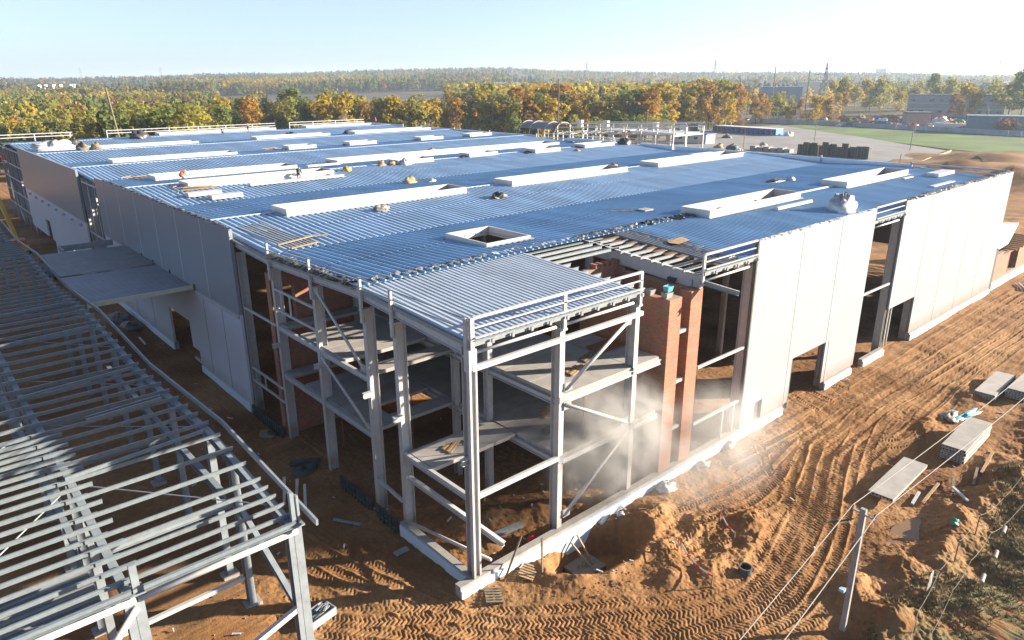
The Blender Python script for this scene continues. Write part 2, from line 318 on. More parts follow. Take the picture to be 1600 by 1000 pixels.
def make_ground():
    xs = axis([(-9000, -1000, 1600), (-1000, -200, 160), (-200, -30, 12), (-30, -9, .6), (-9, 0, .06), (0, 30, .05), (30, 44, .11), (44, 80, .32), (80, 130, 1.2), (130, 320, 5), (320, 1000, 60), (1000, 9000, 1600)])
    ys = axis([(-9000, -1000, 1600), (-1000, -200, 160), (-200, -22, 12), (-22, -17.5, .4), (-17.5, 1.2, .05), (1.2, 9, .075), (9, 30, .4), (30, 150, 2.4), (150, 330, 9), (330, 1000, 60), (1000, 9000, 1600)])
    X, Y = np.meshgrid(xs, ys, indexing='ij'); Z = ground_z(X.ravel(), Y.ravel())
    nx, ny = len(xs), len(ys); co = np.stack([X.ravel(), Y.ravel(), Z], 1)
    i = (np.arange(nx-1)[:, None]*ny+np.arange(ny-1)[None, :]).ravel(); q = np.stack([i, i+ny, i+ny+1, i+1], 1)
    me = bpy.data.meshes.new('ground'); me.vertices.add(len(co)); me.vertices.foreach_set('co', co.ravel())
    me.loops.add(q.size); me.loops.foreach_set('vertex_index', q.ravel().astype(np.int32)); me.polygons.add(len(q))
    me.polygons.foreach_set('loop_start', (np.arange(len(q))*4).astype(np.int32)); me.update(calc_edges=True)
    m = bpy.data.materials.new('site_soil'); m.use_nodes = True; nt = m.node_tree; N = nt.nodes; L = nt.links; b = N['Principled BSDF']
    b.inputs['Roughness'].default_value = .95; b.inputs['Specular IOR Level'].default_value = .15
    geo = N.new('ShaderNodeNewGeometry')
    def noise(s, d=6):
        n = N.new('ShaderNodeTexNoise'); n.inputs['Scale'].default_value = s; n.inputs['Detail'].default_value = d; L.new(geo.outputs['Position'], n.inputs['Vector']); return n.outputs['Fac']
    def ramp(f, stops):
        r = N.new('ShaderNodeValToRGB'); e = r.color_ramp.elements
        while len(e) < len(stops): e.new(.5)
        for k, (p, c) in zip(e, stops): k.position = p; k.color = (*c, 1)
        L.new(f, r.inputs[0]); return r.outputs[0]
    def mix(f, a, c, t='MIX'):
        x = N.new('ShaderNodeMix'); x.data_type = 'RGBA'; x.blend_type = t
        if isinstance(f, float): x.inputs[0].default_value = f
        else: L.new(f, x.inputs[0])
        L.new(a, x.inputs[6]); L.new(c, x.inputs[7]); return x.outputs[2]
    soil = ramp(noise(.22), [(.3, (.215, .107, .044)), (.5, (.262, .14, .061)), (.7, (.305, .176, .083))])
    soil = mix(.75, soil, ramp(noise(3.2, 8), [(.3, (.62, .60, .58)), (.68, (1., 1., 1.))]), 'MULTIPLY')
    soil = mix(.8, soil, ramp(noise(.11, 4), [(.36, (.70, .66, .62)), (.5, (.97, .97, .97)), (.66, (1.12, 1.14, 1.16))]), 'MULTIPLY')
    grass = ramp(noise(.02), [(.3, (.055, .055, .02)), (.5, (.085, .07, .03)), (.7, (.13, .095, .045))])
    ln = N.new('ShaderNodeVectorMath'); ln.operation = 'DISTANCE'; L.new(geo.outputs['Position'], ln.inputs[0]); ln.inputs[1].default_value = (30, 30, 0)
    mr = N.new('ShaderNodeMapRange'); L.new(ln.outputs['Value'], mr.inputs[0]); mr.inputs[1].default_value = 170; mr.inputs[2].default_value = 290
    sy = N.new('ShaderNodeSeparateXYZ'); L.new(geo.outputs['Position'], sy.inputs[0]); wy = N.new('ShaderNodeMapRange'); L.new(sy.outputs[1], wy.inputs[0]); wy.inputs[1].default_value = -14.6; wy.inputs[2].default_value = -17.2
    wn = N.new('ShaderNodeMath'); wn.operation = 'MULTIPLY'; wn.use_clamp = True; L.new(wy.outputs[0], wn.inputs[0]); w2 = N.new('ShaderNodeMapRange'); L.new(noise(.9, 5), w2.inputs[0]); w2.inputs[1].default_value = .38; w2.inputs[2].default_value = .56; L.new(w2.outputs[0], wn.inputs[1])
    herb = ramp(noise(5., 6), [(.3, (.085, .085, .035)), (.6, (.15, .13, .065)), (.75, (.21, .165, .095))])
    soil = mix(wn.outputs[0], soil, herb)
    L.new(mix(mr.outputs[0], soil, grass), b.inputs['Base Color'])
    nb = N.new('ShaderNodeTexNoise'); nb.inputs['Scale'].default_value = 9; nb.inputs['Detail'].default_value = 8; nb.inputs['Roughness'].default_value = .7; L.new(geo.outputs['Position'], nb.inputs['Vector'])
    bp = N.new('ShaderNodeBump'); bp.inputs['Strength'].default_value = .55; bp.inputs['Distance'].default_value = .06
    L.new(nb.outputs['Fac'], bp.inputs['Height']); L.new(bp.outputs[0], b.inputs['Normal'])
    me.materials.append(m); return struct(link('ground', me))
make_ground()
# ================================================================ the long warehouse under construction
KN = [(-.2, 12.68), (9.2, 13.25)]+[(21.2+12*k, 12.80 if k % 2 == 0 else 13.36) for k in range(11)]
def roof_z(y):
    for (a, za), (b, zb) in zip(KN[:-1], KN[1:]):
        if a <= y <= b: return za+(zb-za)*(y-a)/(b-a)
    return KN[-1][1]
BLD = thing('industrial_building', 'long unfinished warehouse with blue grey ribbed metal roof and white wall panels', 'building')
P = .53
PC = .333
def deck(mb, xa, xb, y0, y1, z0, z1, h=.075, axis_x=False, pitch=.333, lo=.46):
    nt = int(round((xb-xa)/pitch))
    for i0 in range(0, nt, 3): deck1(mb, xa+i0*pitch, min(nt-i0, 3), y0, y1, z0, z1, h, axis_x, pitch, lo)
    return mb
def deck1(mb, xa, n, y0, y1, z0, z1, h, axis_x, pitch, lo):
    """trapezoid-profile sheet, ribs running in y (or in x)"""
    prof = []
    for i in range(n):
        a = xa+i*pitch; prof += [(a, 0), (a+pitch*lo, 0), (a+pitch*(lo+.1), h), (a+pitch*.9, h)]
    prof.append((xa+n*pitch, 0)); vs = []
    for x, z in prof: vs += ([(x, y0, z0+z), (x, y1, z1+z)] if not axis_x else [(y0, x, z0+z), (y1, x, z1+z)])
    fs = [(2*i, 2*i+2, 2*i+3, 2*i+1) for i in range(len(prof)-1)]
    for i in range(n):
        b = 8*i; fs += [(b+2, b+8 if True else 0, b+6, b+4), (b+3, b+5, b+7, b+9)]
    return mb.add(vs, fs)
# skylight curbs: x0, x1, y0, y1, height
SKY = [(5.8, 24.2, 31.0, 34.0, .62), (30.2, 48.4, 31.1, 34.1, .62), (54.4, 73.6, 31.2, 34.2, .6), (30.6, 45.2, 7.9, 10.7, .62), (54.6, 70.0, 7.9, 10.6, .62), (11.0, 15.0, 12.0, 16.6, .34),
 (28.4, 70.4, 64.4, 68.0, .55), (5.0, 21.9, 62.8, 66.0, .55), (5.4, 21.9, 53.2, 56.2, .55), (32.4, 38.0, 55.8, 58.4, .6), (44.6, 49.8, 56.4, 58.8, .6), (55.6, 60.8, 54.6, 57.2, .6), (66.9, 74.0, 55.2, 57.8, .6),
 (32.4, 37.2, 87.8, 90.4, .7), (43.4, 48.7, 87.8, 90.4, .7), (58.2, 63.2, 88, 90.6, .7), (70.4, 76.0, 89, 91.6, .7), (36.8, 52.0, 111, 114, .6), (57.6, 76.6, 111, 114, .6), (59.6, 77, 137, 140, .6), (7.2, 26, 110.5, 113.5, .5), (6.0, 23, 85.0, 88.0, .5), (27, 52, 136.5, 139.5, .6)]
def roof_strip(name, xa, xb, y0, y1, z0, z1, lo=.54, P=P, h=.115, mtl=None):
    hs = [(max(xa, s[0]+.15), min(xb, s[1]-.15), max(y0, s[2]+.12), min(y1, s[3]-.12)) for s in SKY if s[0] < xb and s[1] > xa and s[2] < y1 and s[3] > y0]
    xc = sorted({xa, xb}|{xa+round((v-xa)/P)*P for h in hs for v in h[:2]}); mb = MB(); zz = lambda y: z0+(z1-z0)*(y-y0)/(y1-y0)
    for a, b in zip(xc[:-1], xc[1:]):
        m = (a+b)/2; cut = sorted((h[2], h[3]) for h in hs if h[0]-.2 < m < h[1]+.2); y = y0
        for c0, c1 in cut:
            if c0-y > .15: deck(mb, a, b, y, c0, zz(y), zz(c0), h, False, P, lo)
            y = c1
        if y1-y > .15: deck(mb, a, b, y, y1, zz(y), zz(y1), h, False, P, lo)
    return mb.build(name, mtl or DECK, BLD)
def strips():
    roof_strip('roof_deck', -.1, 11.9, -.25, 9.75, 12.66, 13.16, .34, PC, .075, DECKC)
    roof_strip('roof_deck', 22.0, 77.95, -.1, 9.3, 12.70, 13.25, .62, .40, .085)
    for (a, za), (b, zb) in zip(KN[1:-1], KN[2:]):
        up = .04 if zb > za else 0
        xa = .15 if a > 24 else -.05; ya = a+(.02 if up else 0); yb = b+(.35 if not up else 0); z0_ = za+up+.03*(a < 10); z1_ = zb+.02; ym = (ya+yb)/2; zm = (z0_+z1_)/2
        lo_, md = (.48, DECKM) if up else (.70, DECK)  # sunward pitches painted brighter with wider rib tops, away pitches bluer
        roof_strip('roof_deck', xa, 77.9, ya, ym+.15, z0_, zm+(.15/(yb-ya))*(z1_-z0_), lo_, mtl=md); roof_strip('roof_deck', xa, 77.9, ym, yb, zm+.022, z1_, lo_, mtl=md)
strips()
for x0, x1, y0, y1, h in SKY:
    zb = min(roof_z(y0), roof_z(y1))-.12; zt = max(roof_z(y0), roof_z((y0+y1)/2), roof_z(y1))+h; t = .12; m = MB()
    m.box(x0, x1, y0, y0+t, zb, zt).box(x0, x1, y1-t, y1, zb, zt).box(x0, x0+t, y0+t, y1-t, zb, zt-.003).box(x1-t, x1, y0+t, y1-t, zb, zt-.003)
    c = m.build('skylight_curb', CURB, BLD); f = MB()
    for ya, yb, s_ in ((y0-.22, y0, 1), (y1, y1+.22, -1)):
        za, zc = roof_z(ya)+.135, roof_z(yb)+.135; MB().add([(x0-.2, ya, za), (x1+.2, ya, za), (x1+.2, yb, zc+(.05 if s_ > 0 else 0)), (x0-.2, yb, zc), (x0-.2, ya, za-.03), (x1+.2, ya, za-.03), (x1+.2, yb, zc-.03), (x0-.2, yb, zc-.03)], [(0, 1, 2, 3), (7, 6, 5, 4), (0, 4, 5, 1), (2, 6, 7, 3), (1, 5, 6, 2), (3, 7, 4, 0)]).build('flashing', GALV, c)
    for k in range(1, int((x1-x0)/1.5)): f.box(x0+1.5*k-.05, x0+1.5*k+.05, y0+t, y1-t, zb-.25, zb-.05)
    f.box(x0+t, x1-t, y0+t+.9, y0+t+1.0, zb-.45, zb-.26); f.build('roof_beam', GALV, c)
# ridge and joint flashings
for k, y in enumerate((33.2, 57.2, 81.2, 105.2, 129.2)):
    xs = sorted((s[0], s[1]) for s in SKY if s[2]-1 < y < s[3]+1); a = .4
    for s0, s1 in xs+[(77.6, 78)]:
        if s0-a > 1: MB().extr([(-.15, -.0), (0, .05), (.15, -.0), (.15, .015), (0, .065), (-.15, .015)], (a, y, roof_z(y)+.1), (s0-.05, y, roof_z(y)+.1)).build('ridge_cap', INSUL, BLD)
        a = s1+.05
MB().extr([(-.3, 0), (0, .06), (.3, 0), (.3, .015), (0, .075), (-.3, .015)], (45.3, 9.3, 13.36), (54.5, 9.3, 13.36)).build('ridge_cap', INSUL, BLD)
for x0, x1, y in ((10, 21, 51.5),):
    MB().box(x0, x1, y-.2, y+.2, roof_z(y)+.085, roof_z(y)+.13).build('joint_flashing', INSUL, BLD)
# bare purlins in the roof opening
y = .15; k = 0
while y < 9.3:
    z = 12.54+.055*y
    if y < 6.2: MB().zs((9.6, y, z), (12.7+.12*math.sin(k*2), y, z), .22).build('purlin', GALV, BLD)
    else: MB().zs((9.6, y, z), (18.4, y, z), .22).build('purlin', GALV, BLD)
    MB().zs((17.6, y, z+.02), (23.5, y, z+.02), .22).build('purlin', GALV, BLD); y += .84; k += 1
MB().box(11.8, 22.4, 9.45, 10.15, 12.94, 12.99).build('roof_edge_plate', GALV, BLD)
deck(MB(), 22.0-.333*5, 22.0, -.05, 9.2, 12.66, 13.2).build('roof_deck', DECK2, BLD)
# rafters (visible through the openings)
for x in (0, 6, 12, 18, 24, 30, 36, 42, 48):
    lo = [(-.1, 11.86), (9.2, 12.50), (21.2, 12.12), (27.2, 12.45), (33.2, 12.75)] if x < 20 else [(-.1, 12.05), (9.2, 12.62), (21.2, 12.15), (33.2, 12.7)]
    d = .6 if x != 18 else .9
    for (a, za), (b, zb) in zip(lo[:-1], lo[1:]): MB().ib((x+.02, a, za+.32-(.2 if x == 18 else 0)), (x+.02, b, zb+.32-(.2 if x == 18 else 0)), .26, d-.02*(x == 0)).build('rafter', STEEL, BLD)
for y in (45.2, 57.2, 69.2, 81.2, 93.2): MB().ib((0, y, roof_z(y)-.5), (78, y, roof_z(y)-.5), .25, .6).build('roof_beam', STEEL, BLD)
# columns
def column(x, y, z0, z1, b, h, along_y=True, m=STEEL, name='column'):
    up = (0, 1, 0) if along_y else (1, 0, 0)
    o = MB().ib((x, y, z0), (x, y, z1), b, h, up).build(name, m, BLD); return o
for x in (6, 12, 18, 24, 30.1, 36.9, 42, 48, 54.3, 60, 66, 72, 77.7): column(x, .25, -.75, 12.1, .36, .62)
column(0.02, .1, -.75, 12.35, .42, .46)
MB().bar((-.17, -.2, -.2), (-.17, -.2, 12.3), .12, .2).bar((.2, -.22, -.2), (.2, -.22, 12.3), .1, .1).build('column_casing', STEEL, BLD)
LY = (6.2, 9.25, 15.25, 21.2, 27.15)
for y in LY: column(.25, y, -.75, 12.0, .34, .6, False)
for y in (69.2, 72.4, 66.6, 75.2, 117.3, 123.2, 129.2, 135.2, 141.2): column(.25, y, -.75, 12.8, .3, .5, False)
for x, y in ((6, 6), (6, 9.2), (6, 15.2), (6, 21), (12, 6), (12, 9.2), (12, 15), (18, 9.2), (24, 21), (18, 21), (36, 21), (48, 21), (60, 21), (24, 45), (24, 9.2), (36, 9.2)): column(x, y, -.75, 12.2, .34, .45)
for x, y in ((6, .25), (12, .25), (18, .25), (0, 6.2), (0, 9.25), (0, 15.25), (0, 21.2), (0, 0)):
    p = MB()
    if x: p.bar((x, -.16, 11.9), (x, -.16, 13.78), .2, .13, (0, 1, 0)).box(x-.16, x+.16, -.24, .3, 11.78, 11.9)
    else: p.bar((-.16, y, 11.2), (-.16, y, 13.78), .13, .2, (0, 1, 0)).box(-.24, .3, y-.16, y+.16, 11.9, 12.0)
    if x == 0 and y == 0: p.bar((.02, -.2, 11.3), (.02, -.2, 13.8), .22, .16, (0, 1, 0))
    p.build('parapet_post', STEEL, BLD)
# parapet rails, eave members and girts of the right-hand (sunny) facade
for a, b in ((0.1, 6), (6, 12.05), (18, 23.9), (42.1, 48)):
    MB().bar((a, -.19, 13.76), (b, -.19, 13.76), .13, .12).build('parapet_rail', STEEL, BLD)
    MB().bar((a, -.19, 13.28), (b, -.19, 13.28), .07, .07).build('parapet_rail', STEEL, BLD)
    MB().zs((a, -.26, 12.58), (b, -.26, 12.58), .3, .12).build('eave_purlin', GALV, BLD)
    MB().bar((a, -.34, 12.86), (b, -.34, 12.86), .14, .05).build('eave_trim', STEEL, BLD)
    MB().tube((a+.1, -.05, 12.04), (b-.5, -.05, 12.04), .085).build('eave_tube', STEEL, BLD, True)
    for t in np.arange(a+1, b, 1.22): MB().box(t-.07, t+.07, -.45, -.36, 12.42, 12.62).build('cleat', STEEL2, BLD)
for a, b in ((.0, 6.1), (6.1, 12.2)): MB().bar((a, -.2, 11.36), (b, -.2, 11.36), .2, .26).build('edge_beam', STEEL, BLD)
for a, b, z in ((6.15, 11.85, 7.80), (12.15, 14.4, 7.80), (6.15, 11.85, 4.24), (12.15, 14.4, 4.24)): MB().ib((a, -.02, z-.03), (b, -.02, z-.03), .2, .3).build('edge_beam', STEEL, BLD)
MB().bar((.2, -.02, 4.48), (5.85, -.02, 4.48), .2, .26).build('edge_beam', STEEL, BLD)
for p0, p1 in (((6.25, -.12, 8.45), (11.3, -.12, 11.2)), ((6.2, -.12, 7.6), (11.4, -.12, 4.8)), ((11.4, -.12, 4.1), (6.3, -.12, .75))):
    MB().tube(p0, p1, .105).build('diagonal_brace', STEEL, BLD, True)
for a, b, z in ((18.3, 23.7, 6.30), (18.3, 23.9, 2.28), (42.2, 47.7, 6.28)): MB().bar((a, -.1, z), (b, -.1, z), .14, .18).build('girt', STEEL, BLD)
for x in (21.85, 23.2, 48.7, 49.3, 54.0): MB().bar((x, -.1, .0), (x, -.1, 2.2 if x < 40 else 3.8), .1, .1).build('stud', STEEL, BLD)
MB().ch((18.1, .1, 12.02), (19.0, -2.1, 11.55), .3, .14).build('loose_channel', GALV, BLD)
# left-hand (shaded) facade
def XL(y0, z0, y1, z1, w=.12, h=.16, name='girt', x=-.02): MB().bar((x, y0, z0), (x, y1, z1), w, h).build(name, STEEL, BLD)
MB().tube((-.05, 14.95, 11.95), (-.05, 9.5, 8.2), .09).build('diagonal_brace', STEEL, BLD, True)
MB().tube((-.05, 14.9, 7.5), (-.05, 9.5, 4.6), .09).build('diagonal_brace', STEEL, BLD, True)
for z in (10.6, 9.16): XL(21.05, z, 15.4, z)
for y in (20.1, 18.8): MB().bar((-.02, y, 9.2), (-.02, y, 10.55), .08, .12).build('stud', STEEL, BLD)
for y0, y1, z in ((21.1, 15.4, 7.84), (15.1, 9.4, 7.80), (21.1, 15.4, 4.30), (15.1, 9.4, 4.26), (6.1, .3, 4.36)): MB().ib((.02, y0, z), (.02, y1, z), .2, .34).build('edge_beam', STEEL, BLD)
for y0, y1, z in ((26.9, 21.4, 7.9), (26.9, 21.4, 3.15), (26.9, 21.4, 2.1)): XL(y0, z, y1, z)
for y in (26.2, 24.6): MB().bar((-.02, y, 2.15), (-.02, y, 3.1), .08, .1).build('stud', STEEL, BLD)
XL(9.0, 1.5, 6.4, 1.25, .14, .2, 'low_beam'); MB().ib((.15, 5.95, 2.95), (1.7, -.35, 1.2), .22, .3).build('loose_beam', STEEL, BLD)
MB().tube((-.05, 6.2, .1), (.6, -.6, .95), .09).build('low_brace', STEEL, BLD, True)
for y, z in ((0, 6.65), (5.9, 6.7), (8.95, 7.05), (14.85, 7.0), (21, 6.62)): MB().ib((-.62, y, z), (-.02, y, z), .26, .3).build('bracket', STEEL, BLD)
for z in (13.76, 13.25):
    for y0, y1 in ((0, 6.2), (6.2, 9.25), (9.25, 15.25), (15.25, 21.2), (21.2, 27)): MB().tube((-.16, y0, z), (-.16, y1, z), .035).build('guard_cable', STEEL2, BLD)
# roof-edge insulation along the left facade
MB().bar((-.02, 27, 12.98), (-.02, 21.2, 12.66), .5, .14).bar((-.02, 21.1, 12.64), (-.02, 10, 13.02), .5, .14).build('edge_insulation', CONC, BLD)
MB().bar((-.06, 9.5, 12.98), (-.06, -.2, 12.5), .14, .22).build('eave_channel', GALV, BLD)
for x, z in ((6.45, 8.55), (11.1, 11.1), (6.4, 7.5), (11.2, 4.9), (11.2, 4.0), (6.5, .85)): MB().box(x-.28, x+.28, -.135, -.105, z-.25, z+.25).build('gusset_plate', STEEL2, BLD)
for y, z in ((14.75, 11.8), (9.7, 8.35), (14.7, 7.4), (9.7, 4.7)): MB().box(-.065, -.035, y-.28, y+.28, z-.25, z+.25).build('gusset_plate', STEEL2, BLD)
for x in (6, 12, 18, 24, 42, 48): MB().box(x-.4, x+.4, -.06, .65, -.78, -.7).build('base_plate', STEEL2, BLD)
for y in LY: MB().box(-.2, .7, y-.35, y+.35, -.78, -.7).build('base_plate', STEEL2, BLD)
for x in (6, 12):
    for z in (8.1, 4.57): MB().box(x-.2, x+.2, -.115, -.085, z-.4, z-.02).build('end_plate', STEEL2, BLD)
# floors of hollow-core slabs
def solid_slab(L, w=1.17, t=.22):
    m = MB(); m.box(0, L, 0, w, -t, 0); return m.mesh('floor_slab', SLAB)
SL6, SL2, SL5 = solid_slab(5.9), solid_slab(2.3), solid_slab(5.75)
def floor(xa, me, ys, z):
    for y in ys: link('floor_slab', me, BLD, (xa, y, z-.004*((int(y*7)) % 3)))
rg = lambda a, n: [a+1.2*i for i in range(n)]
floor(.18, SL5, rg(3.5, 2), 4.55); floor(.18, SL5, [9.35]+rg(12.2, 5)+[20.0], 4.55)
MB().box(.18, 1.9, 10.55, 12.18, 4.34, 4.545).build('floor_slab', SLAB, BLD)
floor(6.05, SL6, rg(.02, 17), 4.57); floor(12.0, SL2, rg(.02, 5), 4.57)
floor(.18, SL5, [9.35]+rg(12.2, 5)+[20.0], 8.08); floor(6.05, SL6, rg(.02, 17), 8.10); floor(12.0, SL2, rg(.02, 5), 8.10)
for z in (4.32, 7.85):
    for x in (5.98, 12.0): MB().ib((x, 6.1, z-.17), (x, 21, z-.17), .3, .34).build('floor_beam', STEEL, BLD); MB().ib((x, .4, z-.17), (x, 5.8, z-.17), .3, .34).build('floor_beam', STEEL, BLD)
for x, y, z0, z1 in ((6.5, 1.1, 4.6, 7.8), (8.7, .8, 4.6, 7.8), (2.4, 10, -.6, 4.2), (3.6, 11, -.6, 4.2), (4.8, 12.5, -.6, 4.2), (3.1, 13.2, 4.6, 7.8), (2.2, 17.4, -.6, 4.3)):
    MB().tube((x, y, z0), (x, y, (z0+z1)/2), .04).tube((x, y, (z0+z1)/2), (x, y, z1), .028).box(x-.08, x+.08, y-.08, y+.08, z1, z1+.02).build('shoring_prop', RUST, BLD)
# brickwork
def brick(name, *b): return MB().box(*b).build(name, BRICK, BLD)
brick('brick_pillar', 14.85, 16.05, -.12, .7, -.75, 11.5); brick('brick_wall', 14.87, 15.4, .7, 6.4, -.75, 11.45); brick('brick_pillar', 16.98, 18.18, -.12, .7, -.75, 11.62); brick('brick_wall', 17.6, 18.16, .7, 6.4, -.75, 11.6)
brick('brick_wall', 14.8, 18.3, 6.4, 6.95, -.75, 12.0); brick('brick_wall', 18.16, 23.4, 3.2, 3.7, -.75, 3.2)
for k in range(5): MB().box(15.6+.52*k, 15.86+.52*k, 6.4, 6.95, 12.0, 12.28).build('brick_course', BRICK, BLD)
for z in (2.78, 6.0, 9.3): MB().box(16.05, 17.0, -.02, 1.4, z-.22, z).build('landing_slab', SLAB, BLD)
w = MB(); w.box(.35, .75, 21.75, 22.3, -.75, 11.6); w.box(.75, 1.7, 21.75, 22.3, -.75, 8.0).box(.75, 1.7, 21.75, 22.3, 10.4, 11.6).box(1.7, 12.6, 21.75, 22.3, -.75, 11.6); w.build('brick_wall', BRICK, BLD)
MB().box(-.05, .33, 21.72, 22.32, -.75, 11.5).build('brick_pillar', BRICK, BLD)
# plinth
for a, b in ((-1.15, 29.9), (36.7, 41.6), (43.9, 48.3), (54.4, 78.1)):
    MB().box(a, b, -.34, .02 if a > 0 else .1, -.75, .0 if a > 0 else .04).build('plinth_beam', CONC, BLD)
    MB().box(a-.002, b+.002, -.46, -.345, -1.7 if a < 0 else -1.1, -.16).build('plinth_insulation', INSUL, BLD)
MB().box(-.3, .1, .12, 6.4, -.75, .02).build('plinth_beam', CONC, BLD); MB().box(-.4, -.305, -.33, 6.3, -1.2, -.1).build('plinth_insulation', INSUL, BLD)
for a, b in ((27.3, 38.0), (45.7, 66.5), (75.3, 99)):
    MB().box(-.3, .1, a, b, -.75, .0).build('plinth_beam', CONC, BLD); MB().box(-.42, -.305, a, b, -1.2, .02).build('plinth_insulation', INSUL, BLD)
for a, b in ((6.6, 8.9), (9.5, 13.2), (21.6, 26.9)):
    f = MB(); f.box(-.42, -.3, a, b, -.9, .05)
    for k in range(int((b-a)/.4)): f.box(-.5, -.42, a+.4*k+.1, a+.4*k+.16, -.88, .03)
    f.box(-.5, -.42, a, b, -.42, -.36).build('formwork_panel', DARKF, BLD)
# white wall panels, sunny facade (each a piece of the wall, some cut out for doors)
def rpanel(x0, x1, cuts=(), z0=.06, z1=13.74):
    m = MB(); a = x0+.035; b = x1-.035; Y0, Y1 = -.31, -.16
    if cuts:
        c0, c1, ct = cuts
        if c0-a > .05: m.box(a, c0, Y0, Y1, z0, ct)
        if b-c1 > .05: m.box(c1, b, Y0, Y1, z0, ct)
        m.box(a, b, Y0, Y1, ct, z1)
    else: m.box(a, b, Y0, Y1, z0, z1)
    o = m.build('wall_panel', PANELW, BLD)
    MB().box(x0-.06, x0+.06, -.155, -.1, .1, z1-.02).build('joint_strip', TRIM, o)
w = MB(); a = 24.018; w.box(a, 25.7, -.31, -.16, .06, 13.74).box(26.75, 29.982, -.31, -.16, .06, 13.74).box(25.7, 26.75, -.31, -.16, 1.55, 13.74).build('wall_panel', PANELW, BLD); MB().box(23.9, 24.01, -.30, -.05, .06, 13.72).build('joint_strip', TRIM, BLD)
MB().box(25.7, 26.75, -.14, -.1, .06, 1.55).build('hatch_board', DARKIN, BLD)
rpanel(30, 36, (30.75, 36.5, 3.65)); rpanel(36, 42); rpanel(48, 54, (48.0, 53.98, 3.82))
for x in (54, 60, 66, 72): rpanel(x, x+6)
MB().box(77.95, 78.15, -.3, .2, .0, 13.7).build('corner_trim', TRIM, BLD)
MB().box(36.55, 36.62, -.32, -.1, -.0, 3.65).build('door_jamb', TRIM, BLD); MB().box(30.66, 30.74, -.32, -.1, -.5, 3.65).build('door_jamb', TRIM, BLD)
# shaded facade: grey upper and pale lower panels
def lpanel(y0, y1, z0, z1, m, x0=-.33, cuts=None):
    mb = MB(); a, b = y0+.015, y1-.015; x1 = -.14
    if cuts:
        c0, c1, cb, ct = cuts
        if c0-a > .05: mb.box(x0, x1, a, c0, z0, z1)
        if b-c1 > .05: mb.box(x0, x1, c1, b, z0, z1)
        mb.box(x0, x1, max(a, c0), min(b, c1), ct, z1)
        if cb > z0: mb.box(x0, x1, max(a, c0), min(b, c1), z0, cb)
    else: mb.box(x0, x1, a, b, z0, z1)
    mb.build('wall_panel', m, BLD)
yy = [27.1, 33.2, 39.2, 45.2, 51.2, 57.2, 63.2, 66.3]
for a, b in zip(yy[:-1], yy[1:]): lpanel(a, b, 7.32, 13.74, PANELG, -.40)
for y in yy[1:-1]: MB().box(-.412, -.398, y-.035, y+.035, 7.35, 13.7).build('joint_strip', PANELL, BLD)
ly = [27.1, 31, 35.2, 39.9, 45.6, 51.2, 57.2, 66.3]
for a, b in zip(ly[:-1], ly[1:]):
    lpanel(a, b, .05, 7.31, PANELL, -.33, (39.9, 45.6, -9, 3.65) if a == 39.9 else ((38.2, 39.9, .25, 1.25) if a == 35.2 else None))
for y in (31, 35.2, 51.2, 57.2): MB().box(-.342, -.328, y-.03, y+.03, .1, 7.25).build('joint_strip', TRIM, BLD)
for k in range(7): a = 75.4+6*k; lpanel(a, min(a+6, 117.2), 7.4, 13.74, PANELG, -.40)
for k in range(7):
    a = 75.4+6*k; lpanel(a, min(a+6, 117.2), .05 if k < 4 else 1.2, 7.39, PANELL, -.33, (101, 104.4, -9, 3.9) if 99.3 < a < 99.5 else ((84.5, 86.8, .3, 2.2) if 81.3 < a < 81.5 else None))
for y in (78, 83, 88, 93, 98, 103, 108, 113): MB().box(-.62, -.34, y-.25, y+.25, 6.6, 6.95).build('bracket', STEEL, BLD)
for y in (36.6, 51.5, 48, 43): MB().bar((-.45, y, 7.2), (-.45, y, 7.75), .1, .1).build('bracket', DARKF, BLD)
MB().bar((-.42, 27.3, 7.1), (-.42, 36.5, 7.1), .14, .28).build('ledger_channel', STEEL, BLD)
for z in (6.3, 12.4, 3.2): MB().bar((.0, 66.6, z), (.0, 75.2, z), .14, .2).build('girt', STEEL, BLD)
for z in (2.5, 5, 7.5, 10, 12.6):
    for a in (117.3, 123.2, 129.2, 135.2): MB().bar((.0, a, z), (.0, a+6, z), .14, .2).build('girt', STEEL, BLD)
for a in (117.3, 129.2): MB().tube((.0, a, 0), (.0, a+6, 7.4), .08).build('diagonal_brace', STEEL, BLD)
# rear parapet and guard rails
for a, b in ((10.5, 22), (22, 34), (34, 46), (46.5, 53), (58.5, 70), (78, 92), (92, 104), (104, 118), (124, 141)):
    MB().box(77.9, 78.05, a+.1, b-.1, 12.6, 13.62).build('parapet_panel', INSUL, BLD); MB().bar((77.85, a, 12.6), (77.85, a, 13.9), .2, .2).build('parapet_post', STEEL2, BLD)
for a, b in ((0, 10.5),): MB().bar((77.95, a, 13.7), (77.95, b, 13.7), .2, .18).bar((77.95, a, 13.2), (77.95, b, 13.2), .1, .1).build('parapet_rail', STEEL2, BLD)
for a, b in ((-12, 12.4), (18.5, 54), (57.5, 77.5)):
    for z in (14.3, 13.75): MB().bar((a, 141.4, z), (b, 141.4, z), .12, .14).build('parapet_rail', STEEL, BLD)
    for x in np.arange(a, b+.1, 6): MB().bar((x, 141.4, 12.6), (x, 141.4, 14.35), .16, .16).build('parapet_post', STEEL, BLD)
# back walls keep the hall dark
MB().box(77.9, 78.02, .4, 141, 3.4, 12.55).box(1, 77.8, 141.3, 141.45, -.7, 12.55).build('rear_wall', PANELG, BLD)
